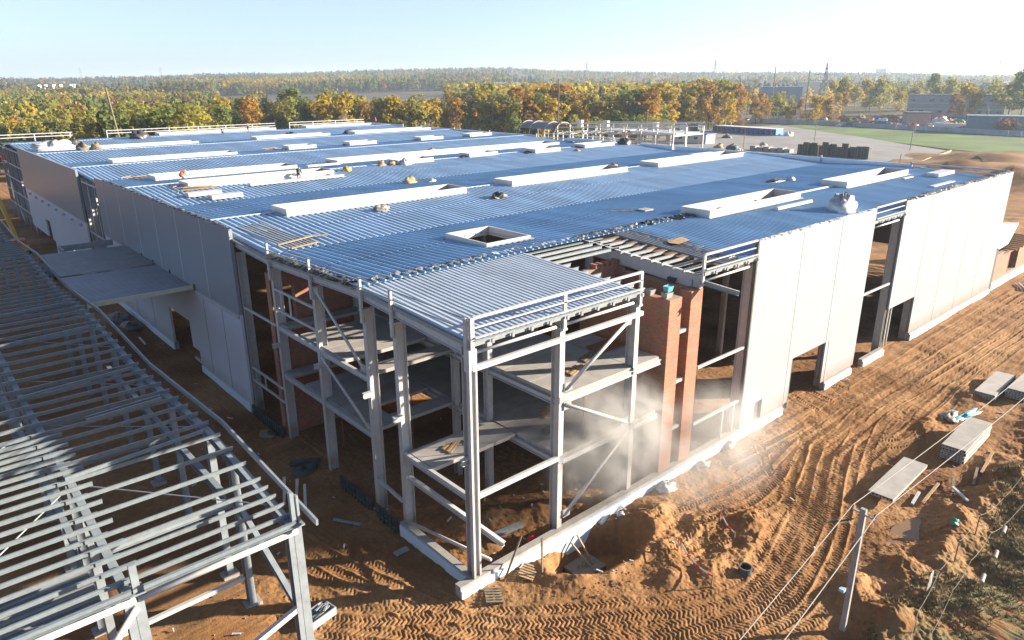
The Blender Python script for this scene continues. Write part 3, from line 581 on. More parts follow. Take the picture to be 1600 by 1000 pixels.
# ================================================================ bare steel frame on the left
FR = thing('steel_frame', 'bare grey steel skeleton of a lower hall with rows of purlins', 'building')
FK = [(.2, 7.34), (9.2, 8.05), (21.2, 7.42), (33.2, 8.05), (45.2, 7.42), (57.2, 8.05), (69.2, 7.42), (81.2, 8.05), (93.2, 7.42)]
def frz(y):
    for (a, za), (b, zb) in zip(FK[:-1], FK[1:]):
        if a <= y <= b: return za+(zb-za)*(y-a)/(b-a)
    return 7.4
for x in (-9, -15, -21, -27, -33):
    for (a, za), (b, zb) in zip(FK[:-1], FK[1:]):
        if x < -21 and a > 50: continue
        MB().ib((x, a, za-.42), (x, b, zb-.42), .3, .4).build('rafter', FRS, FR)
    for y in (.4, 6.3, 9.2, 15.2, 21.2, 27.2, 33.2, 39.2, 45.2, 57.2, 69.2, 81.2):
        if x < -15 and y > 40: continue
        MB().ib((x, y, -.6), (x, y, frz(y)-.62), .32, .42, (0, 1, 0)).build('column', FRS, FR)
        if y < 28: MB().box(x-.4, x+.4, y-.32, y+.32, -1.0, -.5).build('footing', CONC, FR)
# heavy box girders below the roof
for x in (-9.5, -15.5):
    for a, b, z in ((6.3, 15.2, 5.6), (15.2, 27.2, 5.6)): MB().ib((x, a, z), (x, b, z), .26, .4).build('girder', FRS, FR)
for y in (6.3, 15.2, 21.2, 27.2): MB().ib((-15, y, 5.2), (-9, y, 5.2), .22, .34).build('girder', FRS, FR)
# gutter beam that follows the pitched edge
for (a, za), (b, zb) in zip(FK[:-1], FK[1:]): MB().bar((-8.25, a-(.8 if a < 1 else 0), za-.12), (-8.25, b, zb-.12), .10, .26).build('edge_beam', FRS, FR)
# purlins, piece by piece
y = .55; k = 0
while y < 86:
    z = frz(y)-.09
    if k < 5 or k % 2 == 0:
        MB().zs((-15.5, y, z), (-8.75, y, z), .21, .075).build('purlin', FRG, FR)
    if y < 13.5 or k % 2 == 0: MB().zs((-33 if y < 45 else -24, y+.04, z+.012), (-14.35 if k % 2 else -14.7, y+.04, z+.012), .21, .075).build('purlin', FRG, FR)
    y += .76; k += 1
for y in (14.2, 13.8): MB().zs((-13.2, y, frz(y)+.15), (-9.6, y+.25, frz(y)+.16), .2, .09).build('purlin', FRG, FR)
for y0 in (8, 20, 29, 36): MB().zs((-15.2, y0, frz(y0)+.16), (-9.4, y0+.5, frz(y0)+.17), .2, .09).build('purlin', FRG, FR)
for a, b in ((2, 8), (10, 16), (18, 24), (26, 32), (34, 40)):
    MB().tube((-9.2, a, frz(a)-.3), (-14.8, b, frz(b)-.3), .03).build('sag_rod', FRS, FR); MB().tube((-15.2, b, frz(b)-.3), (-20.8, a, frz(a)-.3), .03).build('sag_rod', FRS, FR)
# gable posts and tubes along the near end
for x in (-8.75, -14.7):
    m = MB(); m.ib((x, .35, -.6), (x, .35, 6.9), .34, .34, (0, 1, 0)).build('gable_post', FRS, FR)
    MB().box(x-.26, x+.26, .02, .66, 6.9, 6.98).build('cap_plate', FRS, FR)
MB().bar((-8.86, .25, 6.98), (-8.86, .25, 8.45), .16, .2).bar((-8.62, .3, 6.98), (-8.62, .3, 8.2), .1, .16).build('post_stub', FRS, FR)
MB().bar((-14.7, .2, 6.98), (-14.7, .2, 8.1), .24, .2).build('post_stub', FRS, FR)
for a, b in ((-14.7, -8.8), (-24, -14.8)):
    MB().tube((a, .1, 6.72), (b, .1, 6.72), .12).build('eave_tube', STEEL, FR, True)
    MB().ch((a+.2, .0, 7.18), (b-.1, .0, 7.18), .24, .14).build('eave_channel', FRG, FR)
MB().tube((-14.8, .1, 6.4), (-20.5, .1, -.2), .12).build('diagonal_brace', STEEL, FR, True)
MB().bar((-15, .3, 1.0), (-9, .3, 3.0), .2, .24).build('diagonal_brace', STEEL, FR)
MB().ib((-8.9, .6, 2.6), (-9, 6.3, 5.0), .24, .3).build('diagonal_brace', FRS, FR)
MB().bar((-15, 6.3, .9), (-9.2, 6.3, 1.0), .2, .2).build('low_beam', STEEL, FR)
# deck bundles hanging under the purlins
for k in range(3): deck(MB(), 1.2+.1*k, 3.86+.1*k, -19.5, -15.6, 5.9+.1*k, 5.9+.1*k, .06, True).build('stored_deck_sheet', DECK2, FR)
# ---------------------------------------------------------------- covered link between the two halls
LK = thing('link_canopy', 'flat ribbed metal canopy bridging the steel frame and the shaded wall', 'canopy')
deck(MB(), 37.0, 46.9, -8.3, -.45, 7.52, 7.36, .09, True, .42).build('canopy_deck', mat('canopy_zinc', (.2, .225, .26), .45, .2, .1, .6), LK)
deck(MB(), 47.0, 57.6, -8.3, -.45, 7.68, 7.5, .08, True, .5).build('canopy_deck', DECK2, LK)
MB().box(-8.35, -.4, 36.86, 36.99, 7.25, 7.6).build('fascia', mat('fascia_cream', (.5, .48, .38), .6), LK)
for y in (39, 45, 51, 57): MB().ib((-8.2, y, 7.22), (-.45, y, 7.2), .2, .3).build('canopy_beam', FRS, LK)
MB().box(-6, -5.9, 57.6, 60, 7.5, 7.9).box(-6, -1, 59.9, 60, 7.3, 7.9).build('upstand', FRS, LK)
# ================================================================ things on the site
def slab_mesh(L=5.9, w=1.45, t=.22, n=7):
    m = MB(); c = w/n; r = .07
    m.add([(0, 0, t), (L, 0, t), (L, w, t), (0, w, t), (0, 0, 0), (L, 0, 0), (L, w, 0), (0, w, 0)], [(0, 1, 2, 3), (7, 6, 5, 4), (0, 4, 5, 1), (3, 2, 6, 7)])
    for x, dx in ((0, .5), (L, -.5)):
        for k in range(n):
            y0 = k*c; yc = y0+c/2; zc = t/2
            sq = [(y0+c, zc), (y0+c, t), (yc, t), (y0, t), (y0, zc), (y0, 0), (yc, 0), (y0+c, 0)]
            oc = [(yc+r*math.cos(a*math.pi/4), zc+r*math.sin(a*math.pi/4)) for a in range(8)]
            vs = [(x, *p) for p in sq]+[(x, *p) for p in oc]+[(x+dx, *p) for p in oc]
            m.add(vs, [(i, (i+1) % 8, 8+(i+1) % 8, 8+i) for i in range(8)]+[(8+i, 8+(i+1) % 8, 16+(i+1) % 8, 16+i) for i in range(8)]+[tuple(range(16, 24))])
    return m.mesh('hollow_core_slab', SLAB)
HC = slab_mesh()
def stack(x, y, z, n, rz, txt, levels=('bottom', 'middle', 'upper', 'top')):
    for k in range(n):
        nm = {1: ['single'], 2: ['lower', 'upper'], 3: ['bottom', 'middle', 'top'], 4: ['bottom', 'second', 'third', 'top']}[n][k]
        o = link('hollow_core_slab', HC, None, (x+.03*k*(-1)**k, y+.02*(k % 2), z+.27*k), rz); tag(o, f'{nm} hollow-core concrete slab {txt}', 'concrete slab', 'hollow-core slabs beside the track')
        for j, dx in enumerate((.8, 4.9)):
            b = MB().box(dx, dx+.1, .05, 1.4, -.05, 0).build('spacer', WOOD, None); b.parent = o
stack(23.2, -11.2, -.42, 1, .03, 'lying alone nearest the power pole')
stack(31.7, -12.4, -.62, 4, .03, 'of the tall stack crossed by the wires')
stack(44.3, -10.6, -.6, 2, .02, 'of the stack furthest from the pole, left one')
stack(46.0, -12.3, -.6, 3, .0, 'of the stack cut by the right picture edge')
# power pole with wires
PP = thing('power_pole', 'square concrete power pole standing beside the tyre tracks', 'pole', (11.1, -13.8, -.8))
MB().extr([(-.09, -.12), (.09, -.12), (.09, .12), (-.09, .12)], (0, 0, 0), (0, 0, 6.6)).build('shaft', CONC, PP)
MB().bar((-.1, -.55, 6.35), (.05, .55, 6.35), .07, .07).build('crossarm', STEEL2, PP)
for y in (-.5, .5): MB().tube((0, y, 6.38), (0, y, 6.56), .05).build('insulator', DARKF, PP)
MB().bar((-.3, .25, 6.1), (-.9, .7, 6.0), .05, .05).tube((-.9, .7, 6.0), (-1.05, .82, 5.98), .07).build('anchor_clamp', DARKF, PP)
MB().bar((-.12, 0, 2.5), (-.5, .1, 2.55), .05, .05).build('lamp_arm', STEEL2, PP); MB().box(-.72, -.48, -.02, .22, 2.48, 2.62).build('lamp_head', mat('pale_blue_lamp', (.3, .42, .55), .4), PP)
def wire(a, b, sag, name, label, r=.016, n=14, m=None):
    pts = [V3(a).lerp(V3(b), t/n)-Vector((0, 0, sag*4*(t/n)*(1-t/n))) for t in range(n+1)]
    return tag(MB().path(pts, r, 5).build(name, m or CONC, None), label, 'wire', 'overhead wires')
wire((11.1, -14.35, 5.75), (60, -15.6, 5.9), .5, 'overhead_wire', 'right overhead wire running from the pole over the slab stacks', .02)
wire((11.1, -13.3, 5.75), (60, -14.3, 5.9), .5, 'overhead_wire', 'left overhead wire running from the pole over the slab stacks', .02)
wire((11.1, -14.35, 5.75), (-16, -16.9, 5.5), .25, 'overhead_wire', 'right overhead wire leaving the pole towards the lower picture edge', .02)
wire((11.1, -13.3, 5.75), (-16, -15.6, 5.5), .25, 'overhead_wire', 'left overhead wire leaving the pole towards the lower picture edge', .02)
# manhole ring
MH = thing('manhole_ring', 'dark concrete manhole ring sunk in the turned soil', 'manhole', (11.2, -8.6, gz(11.2, -8.6)+.0))
MB().ring((0, 0, -.2), .27, .34, .55).build('ring', mat('dark_concrete', (.07, .07, .068), .8), MH); MB().ring((0, 0, .352), .28, .36, .04).build('rim', mat('dark_concrete', (.07, .07, .068)), MH)
# pallets
def pallet(x, y, rz, m, label, tilt=0):
    t = thing('pallet', label, 'pallet', (x, y, gz(x, y)+.08), rz, 'timber pallets by the plinth')
    for k in range(3): MB().box(-.55, .55, -.4+.36*k, -.3+.36*k, 0, .09).build('runner', m, t)
    for k in range(6): MB().box(-.56+.2*k, -.44+.2*k, -.42, .44, .095, .12).build('slat', m, t)
    t.rotation_euler = (tilt, 0, rz)
pallet(2.65, -1.15, .5, WOOD, 'pale timber pallet lying by the stake and the plinth', .12); pallet(.2, -1.25, 1.0, WOODD, 'weathered brown timber pallet nearest the building corner', .1)
# stakes and props
for x, y, h, lx, ly, lab in ((3.1, -1.75, 2.1, -.02, .05, 'tall timber stake standing outside the plinth beam'), (1.3, -.75, 1.9, 1.5, .3, 'thin leaning timber prop against the plinth by the corner')):
    tag(MB().bar((x, y, gz(x, y)-.1), (x+lx, y+ly, gz(x, y)+h), .1, .06).build('timber_stake', WOODD, None), lab, 'stake')
# footing in the pit
FT = thing('footing', 'grey concrete footing with steel bars at the bottom of the pit', 'footing', (6.6, -1.5, -2.3))
MB().box(-.9, 1.0, -.75, .75, 0, .3).build('pad', mat('shaded_concrete', (.13, .12, .105), .8, 0, .2, 2), FT)  # shadow in the pit put into the concrete colour
for k in range(10): MB().tube((-.5+.13*k, .1*math.sin(k*3), .28), (-.5+.13*k+.05*math.sin(k*9), .2*math.sin(k*3), .6), .016).build('starter_bar', RUST, FT)
for a, b in (((-.2, .9, 1.5), (.2, -.3, .3)), ((.35, .95, 1.7), (.5, -.25, .3))): MB().bar(a, b, .08, .08).build('raking_prop', WOOD, FT)
# sacks and plastic
def heap(name, x, y, z, rx, ry, rz, m, label, cat, seed, group=None, rot=0, amp=.35):
    t = MB().lump((0, 0, 0), rx, ry, rz, seed, amp, 14, 8).build(name, m, None, True); t.location = (x, y, z-.02); t.rotation_euler = (0, 0, rot); return tag(t, label, cat, group)
heap('rubble_sack', 14.7, -.95, gz(14.7, -.95), .75, .5, .45, FILM, 'open white rubble sack on the soil by the plinth', 'sack', 3)
heap('plastic_scrap', 9.6, -.7, gz(9.6, -.7), .6, .3, .22, FILM, 'torn white plastic at the plinth above the pit', 'plastic scrap', 4)
heap('plastic_scrap', 10.1, -1.1, gz(10.1, -1.1), .25, .2, .15, FILM, 'small white plastic scrap at the head of the pit', 'plastic scrap', 6)
heap('sack', 18.9, -.75, gz(18.9, -.75), .7, .35, .3, CONC, 'dusty grey sack lying on the plinth by the brick pillars', 'sack', 7)
heap('sack', 22.4, -.6, gz(22.4, -.6)+.1, .6, .3, .35, CONC, 'dusty grey sack on the plinth before the white panels', 'sack', 8)
heap('tarpaulin_heap', 38.9, -9.2, gz(38.9, -9.2), 1.1, .6, .35, GREYM, 'crumpled grey and white tarpaulin heap between two slab stacks', 'tarpaulin', 9)
heap('teal_sheet', 40.2, -10.0, gz(40.2, -10), 1.8, .35, .25, TEAL, 'long teal plastic sheet lying beside the crumpled tarpaulin', 'plastic sheet', 10, rot=-.2)
heap('green_scrap', 22.9, -14.6, gz(22.9, -14.6), .3, .2, .2, GREEN, 'small bright green plastic scrap on the soil mounds', 'plastic scrap', 12)
# inside the corner bay
heap('red_canister', 4.7, .75, -.5, .35, .2, .3, RED, 'red fuel canister lying inside the plinth beam', 'canister', 14, amp=.12)
CH = thing('channel_bundle', 'short bundle of grey steel channels lying on the soil inside the corner bay', 'steel bundle', (3.2, 2.2, -.42))
for k in range(4): MB().ch((0, .12*k, .0), (1.9, .12*k-.3, .05), .12, .1).build('channel', GALV, CH)
# tape barriers around the manhole, striped red and white
def tape(pts, label, posts=True):
    t = thing('barrier_tape', label, 'barrier tape', pts[0], group='striped warning tapes'); o = V3(pts[0])
    P2 = catmull([(p[0], p[1]) for p in pts], .25); Z2 = np.interp(np.linspace(0, 1, len(P2)), np.linspace(0, 1, len(pts)), [p[2] for p in pts])
    for k in range(len(P2)-1):
        a = Vector((*P2[k], Z2[k]))-o; b = Vector((*P2[k+1], Z2[k+1]))-o; MB().bar(a, b, .02, .09).build('tape_stripe', RED if k % 3 == 0 else WHITE, t)
    if posts:
        for p in (pts[0], pts[-1]): g = gz(p[0], p[1]); MB().bar((p[0]-o.x, p[1]-o.y, g-.1-o.z), (p[0]-o.x, p[1]-o.y, p[2]+.1-o.z), .05, .05).build('post', WOODD, t)
g0 = lambda x, y, h: (x, y, gz(x, y)+h)
tape([g0(9.9, -5.3, .8), g0(9.5, -6.5, .35), g0(9.1, -7.4, .3), g0(8.9, -8.1, .6)], 'sagging red and white tape left of the manhole ring')
tape([g0(13.9, -5.3, .6), g0(13.6, -6.0, .3), g0(13.4, -6.6, .35)], 'short red and white tape beyond the manhole ring')
# timber battens and lying posts on the right
for k, (x, y, L, a, m, lab) in enumerate(((24.9, -12.3, 3.0, .05, WOOD, 'pale timber beam beside the single slab'), (24.4, -11.9, 1.6, .12, FILM, 'white pipe lying against the single slab'), (27.2, -13.2, 2.2, .3, WOODD, 'weathered batten end pointing at the weeds'),
        (31.0, -13.6, 3.6, .1, WOOD, 'long pale batten below the tall slab stack'), (29.2, -13.7, 2.4, .2, WOODD, 'grey batten between mounds below the tall slab stack'), (26.6, -14.2, 1.5, .9, FILM, 'short white tube stuck in the mounds'))):
    z = gz(x, y)+.12; tag(MB().bar((x, y, z), (x+L*math.cos(a), y+L*math.sin(a), z+.06), .16, .1).build('timber_batten', m, None), lab, 'batten', 'loose timbers on the soil')
# sunken smooth mud
pud = MB(); cx, cy = 20.6, -12.9
pud.add([(cx+(2.0+.5*math.sin(3*a+1))*math.cos(a), cy+(.75+.2*math.sin(2*a))*math.sin(a), gz(cx, cy)+.03) for a in np.linspace(0, 2*math.pi, 36, endpoint=False)], [tuple(range(36))])
struct(pud.build('mud_puddle', mat('wet_mud', (.15, .085, .042), .5, 0, .1, 1.2), None))
# tape fence among the weeds
FN = thing('tape_fence', 'thin rope and tape fence strung on leaning stakes through the weeds', 'fence', (22, -16, -.7))
fp = [(9.5, -16.9), (13.0, -16.2), (16.4, -15.9), (19.6, -15.7), (23.2, -15.6), (27, -15.8), (31, -16.0), (36, -16.4)]
for k, (x, y) in enumerate(fp): MB().tube((x-22, y+16, gz(x, y)+.5), (x-22+.1*math.sin(k*5), y+16, gz(x, y)+2.0), .03, None, 5).build('stake', WOODD, FN)
for (a, b) in zip(fp[:-1], fp[1:]):
    for h, dy in ((1.95, 0), (1.2, -.7)):
        pa = Vector((a[0]-22, a[1]+16+dy, gz(*a)+h)); pb = Vector((b[0]-22, b[1]+16+dy, gz(*b)+h)); q = [pa.lerp(pb, t/6)-Vector((0, 0, .9*(t/6)*(1-t/6))) for t in range(7)]
        MB().path(q, .012, 4).build('rope', WOODD, FN)
MB().add([(-6.2, .3, 1.7), (-5.8, .3, 1.7), (-5.9, .25, .9), (-6.1, .35, .6)], [(0, 1, 2, 3)]).build('hanging_rag', WHITE, FN)
for k, (x, y) in enumerate(((24.5, -16.6), (21.6, -17.0), (18.8, -17.2))): o = tag(MB().tube((x, y, gz(x, y)+.25), (x+.7, y+.1, gz(x, y)+.28), .10, None, 12).build('concrete_cylinder', CONC, None), ['short concrete cylinder in the weeds nearest the right edge', 'middle concrete cylinder of three lying in the weeds', 'short concrete cylinder in the weeds nearest the pole'][k], 'cylinder')
# weeds: dense tufts on the lower right
def weeds():
    r = np.random.default_rng(5); n = 15000; x = r.uniform(8, 60, n); y = -15.2-1.0*np.sin(x*.35)-r.gamma(1.6, 1.6, n)
    cl = fbm(x*.3, y*.3, 3, 44); k = cl > -.16; x, y = x[k], y[k]; z = ground_z(x, y, False); n = len(x)
    vs, fs = [], []; h = r.uniform(.06, .24, n); 
    for j in range(4):
        a = r.uniform(0, 6.28, n); l = r.uniform(.03, .16, n); ca, sa = np.cos(a), np.sin(a); w = .022
        b0 = np.stack([x-sa*w, y+ca*w, z-.03], 1); b1 = np.stack([x+sa*w, y-ca*w, z-.03], 1); tp = np.stack([x+ca*l*1.2, y+sa*l*1.2, z+h], 1)
        o = sum(len(v) for v in vs); vs.append(np.stack([b0, b1, tp], 1).reshape(-1, 3)); fs.append(o+np.arange(3*n).reshape(-1, 3))
    me = bpy.data.meshes.new('weeds'); me.from_pydata(np.concatenate(vs).tolist(), [], np.concatenate(fs).tolist())
    me.materials.append(mat('weed_leaves', (.13, .125, .05), .8, 0, .3, .8, col2=(.27, .22, .12), island=.35)); return stuff(link('weeds', me))
weeds()
# small building debris scattered on the soil
def debris():
    r = random.Random(3); m = MB(); m2 = MB()
    zones = [(4, 12, -5, -.7, 34), (1, 12, .5, 6, 40), (-8, -.8, 6, 40, 60), (20, 45, -14, -1, 14), (-20, -9, -2, 10, 30), (12, 22, -12, -2, 10), (6, 24, 7, 20, 50)]
    for x0, x1, y0, y1, n in zones:
        for _ in range(n):
            x, y = r.uniform(x0, x1), r.uniform(y0, y1); z = gz(x, y); s = r.uniform(.03, .10); a = r.uniform(0, 3); L = s*r.uniform(1, 5)
            (m if r.random() < .4 else m2).bar((x, y, z+.05), (x+L*math.cos(a), y+L*math.sin(a), z+.06+r.uniform(0, .08)), s, s*.6)
    stuff(m.build('scattered_debris', FILM, None)); stuff(m2.build('scattered_offcuts', WOODD, None))
debris()
def clods():
    r = random.Random(8); m = MB(); o = [(1, 0, 0), (0, 1, 0), (-1, 0, 0), (0, -1, 0), (0, 0, 1), (0, 0, -1)]; F_ = [(0, 1, 4), (1, 2, 4), (2, 3, 4), (3, 0, 4), (1, 0, 5), (2, 1, 5), (3, 2, 5), (0, 3, 5)]
    P_ = [(r.gauss(12, 3.4), r.gauss(-6, 2.2)) for _ in range(220)]+[(r.gauss(7, 3.4), -4-abs(r.gauss(0, .7))) for _ in range(160)]+[(r.uniform(12, 34), r.gauss(-13.2, 1.0)) for _ in range(380)]+[(r.uniform(-8, 40), r.uniform(-12, 3)) for _ in range(260)]+[(r.uniform(1, 12), r.uniform(.5, 6)) for _ in range(200)]+[(r.uniform(-14, -8), r.uniform(-3, 8)) for _ in range(160)]
    P_ = [p for p in P_ if not (-1.3 < p[0] < 78 and -.5 < p[1] < .4)]; Z_ = ground_z(np.array([p[0] for p in P_]), np.array([p[1] for p in P_]), False)
    for (x, y), z in zip(P_, Z_):
        k = r.choice((.025, .03, .04, .05, .07)); m.add([(x+k*a*r.uniform(.6, 1.3), y+k*b*r.uniform(.6, 1.3), z+.02+k*c*r.uniform(.5, 1)) for a, b, c in o], F_)
    stuff(m.build('soil_clods', mat('clod_soil', (.17, .095, .048), .95, 0, .2, 2, island=.3), None))
clods()
# alley debris, each heap its own thing
for k, (x, y, rx, ry, h, m, lab) in enumerate(((-2.0, 59.5, 1.1, 1.6, .45, GREYM, 'heap of film and pipe offcuts in the shaded alley under the canopy'), (-1.7, 55.5, .8, 1.6, .45, MEMB, 'dark rolled membrane heap in the shaded alley'),
        (-1.2, 16.4, .9, .7, .35, DARKF, 'dark heap of boards below the second shaded column'), (-1.0, 22.9, .5, .8, .25, WOODD, 'brown timber scraps by the dark formwork panel'))):
    heap('debris_heap', x, y, gz(x, y), rx, ry, h, m, lab, 'debris', 20+k)
for k, (p0, p1, m, lab) in enumerate((((-1.7, 17.6, -.55), (-.3, 16.2, -.2), DARKF, 'dark trough lying on the dark alley soil'), ((-4.4, 12.6, -.1), (-4.2, 12.6, 1.7), FILM, 'white pipe standing behind the steel frame, left of three'), ((-3.9, 12.1, -.2), (-3.6, 12.2, 1.5), FILM, 'white pipe standing behind the steel frame, middle of three'), ((-3.5, 11.7, -.2), (-3.4, 11.7, 1.3), FILM, 'white pipe standing behind the steel frame, right of three'),
        ((-2.6, 10.0, -.6), (-1.7, 8.4, -.55), GALV, 'grey channel lying by the pale plinth insulation'), ((-2.1, 51, -.5), (-2.2, 48.6, -.5), WHITE, 'white batten cross in the shaded alley'))):
    tag(MB().bar(p0, p1, .14 if k != 0 else .4, .1 if k != 0 else .3).build('loose_bar', m, None), lab, 'bar')
CT = thing('scrap_crate', 'open grey crate of steel scrap beside the gable post', 'crate', (-7.0, 3.2, -.68), .2)
MB().box(-.7, .7, -.45, .45, 0, .05).build('base', STEEL2, CT)
for b in ((-.7, .7, -.45, -.4), (-.7, .7, .4, .45)): MB().box(*b, .05, .42).build('side', STEEL2, CT)
for b in ((-.7, -.65, -.4, .4), (.65, .7, -.4, .4)): MB().box(*b, .05, .42).build('side', STEEL2, CT)
r_ = random.Random(4)
for k in range(9): x = r_.uniform(-.5, .2); MB().bar((x, r_.uniform(-.3, .3), .2+.03*k), (x+.5, r_.uniform(-.3, .3), .24+.03*k), .09, .05).build('scrap_piece', GALV, CT)
tag(MB().box(-.3, .5, 0, .35, 0, .1).build('concrete_block', CONC, None), 'small concrete block lying at the pale plinth insulation', 'block').location = (-1.4, 4.6, -.62)
# planks and boards left on the floors
for k, (x, y, z, L, a, m, lab) in enumerate(((8.2, 1.6, 8.12, 2.0, .35, WOOD, 'pale plank heap on the upper floor slab by the column'), (10.2, 2.4, 8.12, 3.4, .3, WOODD, 'long weathered plank across the upper floor slab'), (1.6, 4.3, 4.57, 1.5, .6, WOOD, 'pale planks on the lower slab near the left facade'), (3.0, 4.2, 4.57, 1.3, .55, WOODD, 'thin boards beside the pale planks on the lower slab'),
        (8.4, 3.9, 4.6, 1.8, .3, WOOD, 'bright plank on the lower floor behind the prop'), (7.0, 2.3, 4.6, 2.2, .15, WOODD, 'grey planks lying by the lower slab edge'))):
    t = thing('plank_pile', lab, 'planks', (x, y, z), a, 'planks left on the floors')
    for j in range(4): MB().bar((.1*j, .17*j-.2, .03+.03*(j % 2)), (L-.2*j, .13*j-.25, .04+.04*(j % 2)), .14, .04).build('plank', m, t)
tag(MB().box(0, 2.2, 0, 1.3, 0, .06).build('plywood_sheet', mat('orange_plywood', (.2, .07, .028), .7), None), 'rust-brown plywood sheet on the upper floor by the brick wall', 'plywood').location = (12.1, 2.6, 8.14)
tag(MB().box(0, 2.4, 0, 1.3, 0, .06).build('plywood_sheet', mat('orange_plywood', (.2, .07, .028), .7), None), 'rust-brown plywood sheet on the lower floor behind the dust', 'plywood').location = (11.2, 3.8, 4.6)
LD = thing('ladder', 'dusty metal ladder lying across the lower floor', 'ladder', (9.0, 3.0, 4.62), -.4)
for y in (0, .5): MB().bar((0, y, .04), (3.2, y, .04), .06, .07).build('stile', GALV, LD)
for k in range(9): MB().bar((.2+.35*k, .02, .05), (.2+.35*k, .48, .05), .05, .05).build('rung', GALV, LD)
# brick tubs on the pillar tops
for x, y, z, s, m, nm, lab in ((14.95, .2, 11.5, .5, CONC, 'mortar_tub', 'grey mortar tub on top of the nearer brick pillar'), (15.1, .25, 11.86, .42, TEAL, 'mortar_tub', 'teal mortar tub stacked on the grey tub on the brick pillar'), (14.95, 1.4, 11.45, .45, CONC, 'block_pile', 'grey blocks on the brick wall behind the nearer pillar'), (17.7, 1.8, 11.6, .55, DARKF, 'mortar_tub', 'dark tub on the wall behind the farther brick pillar')):
    t = MB().add([(0, 0, 0), (s, 0, 0), (s, s*.7, 0), (0, s*.7, 0), (-.06, -.06, .34), (s+.06, -.06, .34), (s+.06, s*.7+.06, .34), (-.06, s*.7+.06, .34), (0, 0, .3), (s, 0, .3), (s, s*.7, .3), (0, s*.7, .3)], [(3, 2, 1, 0), (0, 1, 5, 4), (1, 2, 6, 5), (2, 3, 7, 6), (3, 0, 4, 7), (4, 5, 9, 8), (5, 6, 10, 9), (6, 7, 11, 10), (7, 4, 8, 11), (8, 9, 10, 11)]).build(nm, m, None)
    t.location = (x, y, z); tag(t, lab, 'tub' if 'tub' in nm else 'blocks')
# ================================================================ things left on the roof
rz_ = lambda y: roof_z(y)+.08
def strip(name, p0, p1, w, h, m, label, seed): return tag(MB().crumple(p0, p1, w, h, seed).build(name, m, None), label, 'membrane')
strip('membrane_roll', (.3, 10.0, 13.28), (9.5, 10.0, 13.28), .7, .3, GREYM, 'dusty grey crumpled membrane along the roof step above the corner deck', 1)
strip('membrane_roll', (17.0, 9.8, 13.26), (24.5, 9.9, 13.3), .8, .45, GREYM, 'crumpled grey and black membrane along the open purlins', 2)
strip('membrane_roll', (24.4, 9.7, 13.32), (30.4, 9.6, 13.32), 1.0, .5, MEMB, 'black and white torn membrane leading to the skylight curb', 3)
strip('membrane_roll', (.1, 21.3, 12.86), (.1, 10.3, 13.2), .9, .4, MEMB, 'black crumpled membrane along the shaded roof edge', 4)
strip('membrane_roll', (22.1, .2, 12.78), (22.4, 9.4, 13.26), 1.5, .12, MEMB, 'dark membrane sheet lying on the deck beside the roof opening', 5)
strip('white_membrane', (9.8, 10.1, 13.25), (16.8, 9.9, 13.25), 1.0, .32, FILM, 'bright white crumpled film along the roof step before the skylight', 6)
strip('parapet_scrap', (24.2, -.2, 13.74), (41.8, -.2, 13.74), .4, .14, FILM, 'torn pale film along the top of the nearer white panels', 7)
strip('parapet_scrap', (48.2, -.2, 13.74), (77.6, -.2, 13.74), .6, .26, GREYM, 'torn dark film along the top of the farther white panels', 8)
strip('parapet_scrap', (28, .2, 13.3), (40, .2, 13.3), .7, .3, GREYM, 'grey scraps behind the nearer panel top', 9)
strip('parapet_scrap', (-.2, 27.3, 13.74), (-.2, 45, 13.74), .45, .24, MEMB, 'black torn film along the grey wall top near the open bay', 10)
strip('parapet_scrap', (-.2, 45, 13.74), (-.2, 63, 13.74), .4, .2, MEMB, 'black torn film along the grey wall top towards the wall gap', 11)
for k, (x0, x1, y) in enumerate(((31.2, 33.2, 57), (43.6, 45.4, 57.8), (54.2, 56.4, 56), (66, 68, 56.8), (27, 29, 66.5), (31.4, 33, 89), (42.4, 44, 89), (57, 59, 89.4), (69, 71, 90), (20.8, 23, 54.6), (75, 76.5, 66.8))):
    strip('curb_wrap', (x0, y-1.3, rz_(y)), (x1, y+1.2, rz_(y)), 1.1, .6, MEMB, f'black film wrap at the {["first", "second", "third", "fourth"][k]} small curb on the middle ridge' if k < 4 else ['black film wrap at the near end of the longest curb', 'black film wrap at the first far small curb', 'black film wrap at the second far small curb', 'black film wrap at the third far small curb', 'black film wrap at the last far small curb', 'black film wrap by the crouching worker curb', 'black film wrap at the rear end of the longest curb'][k-4], 30+k)
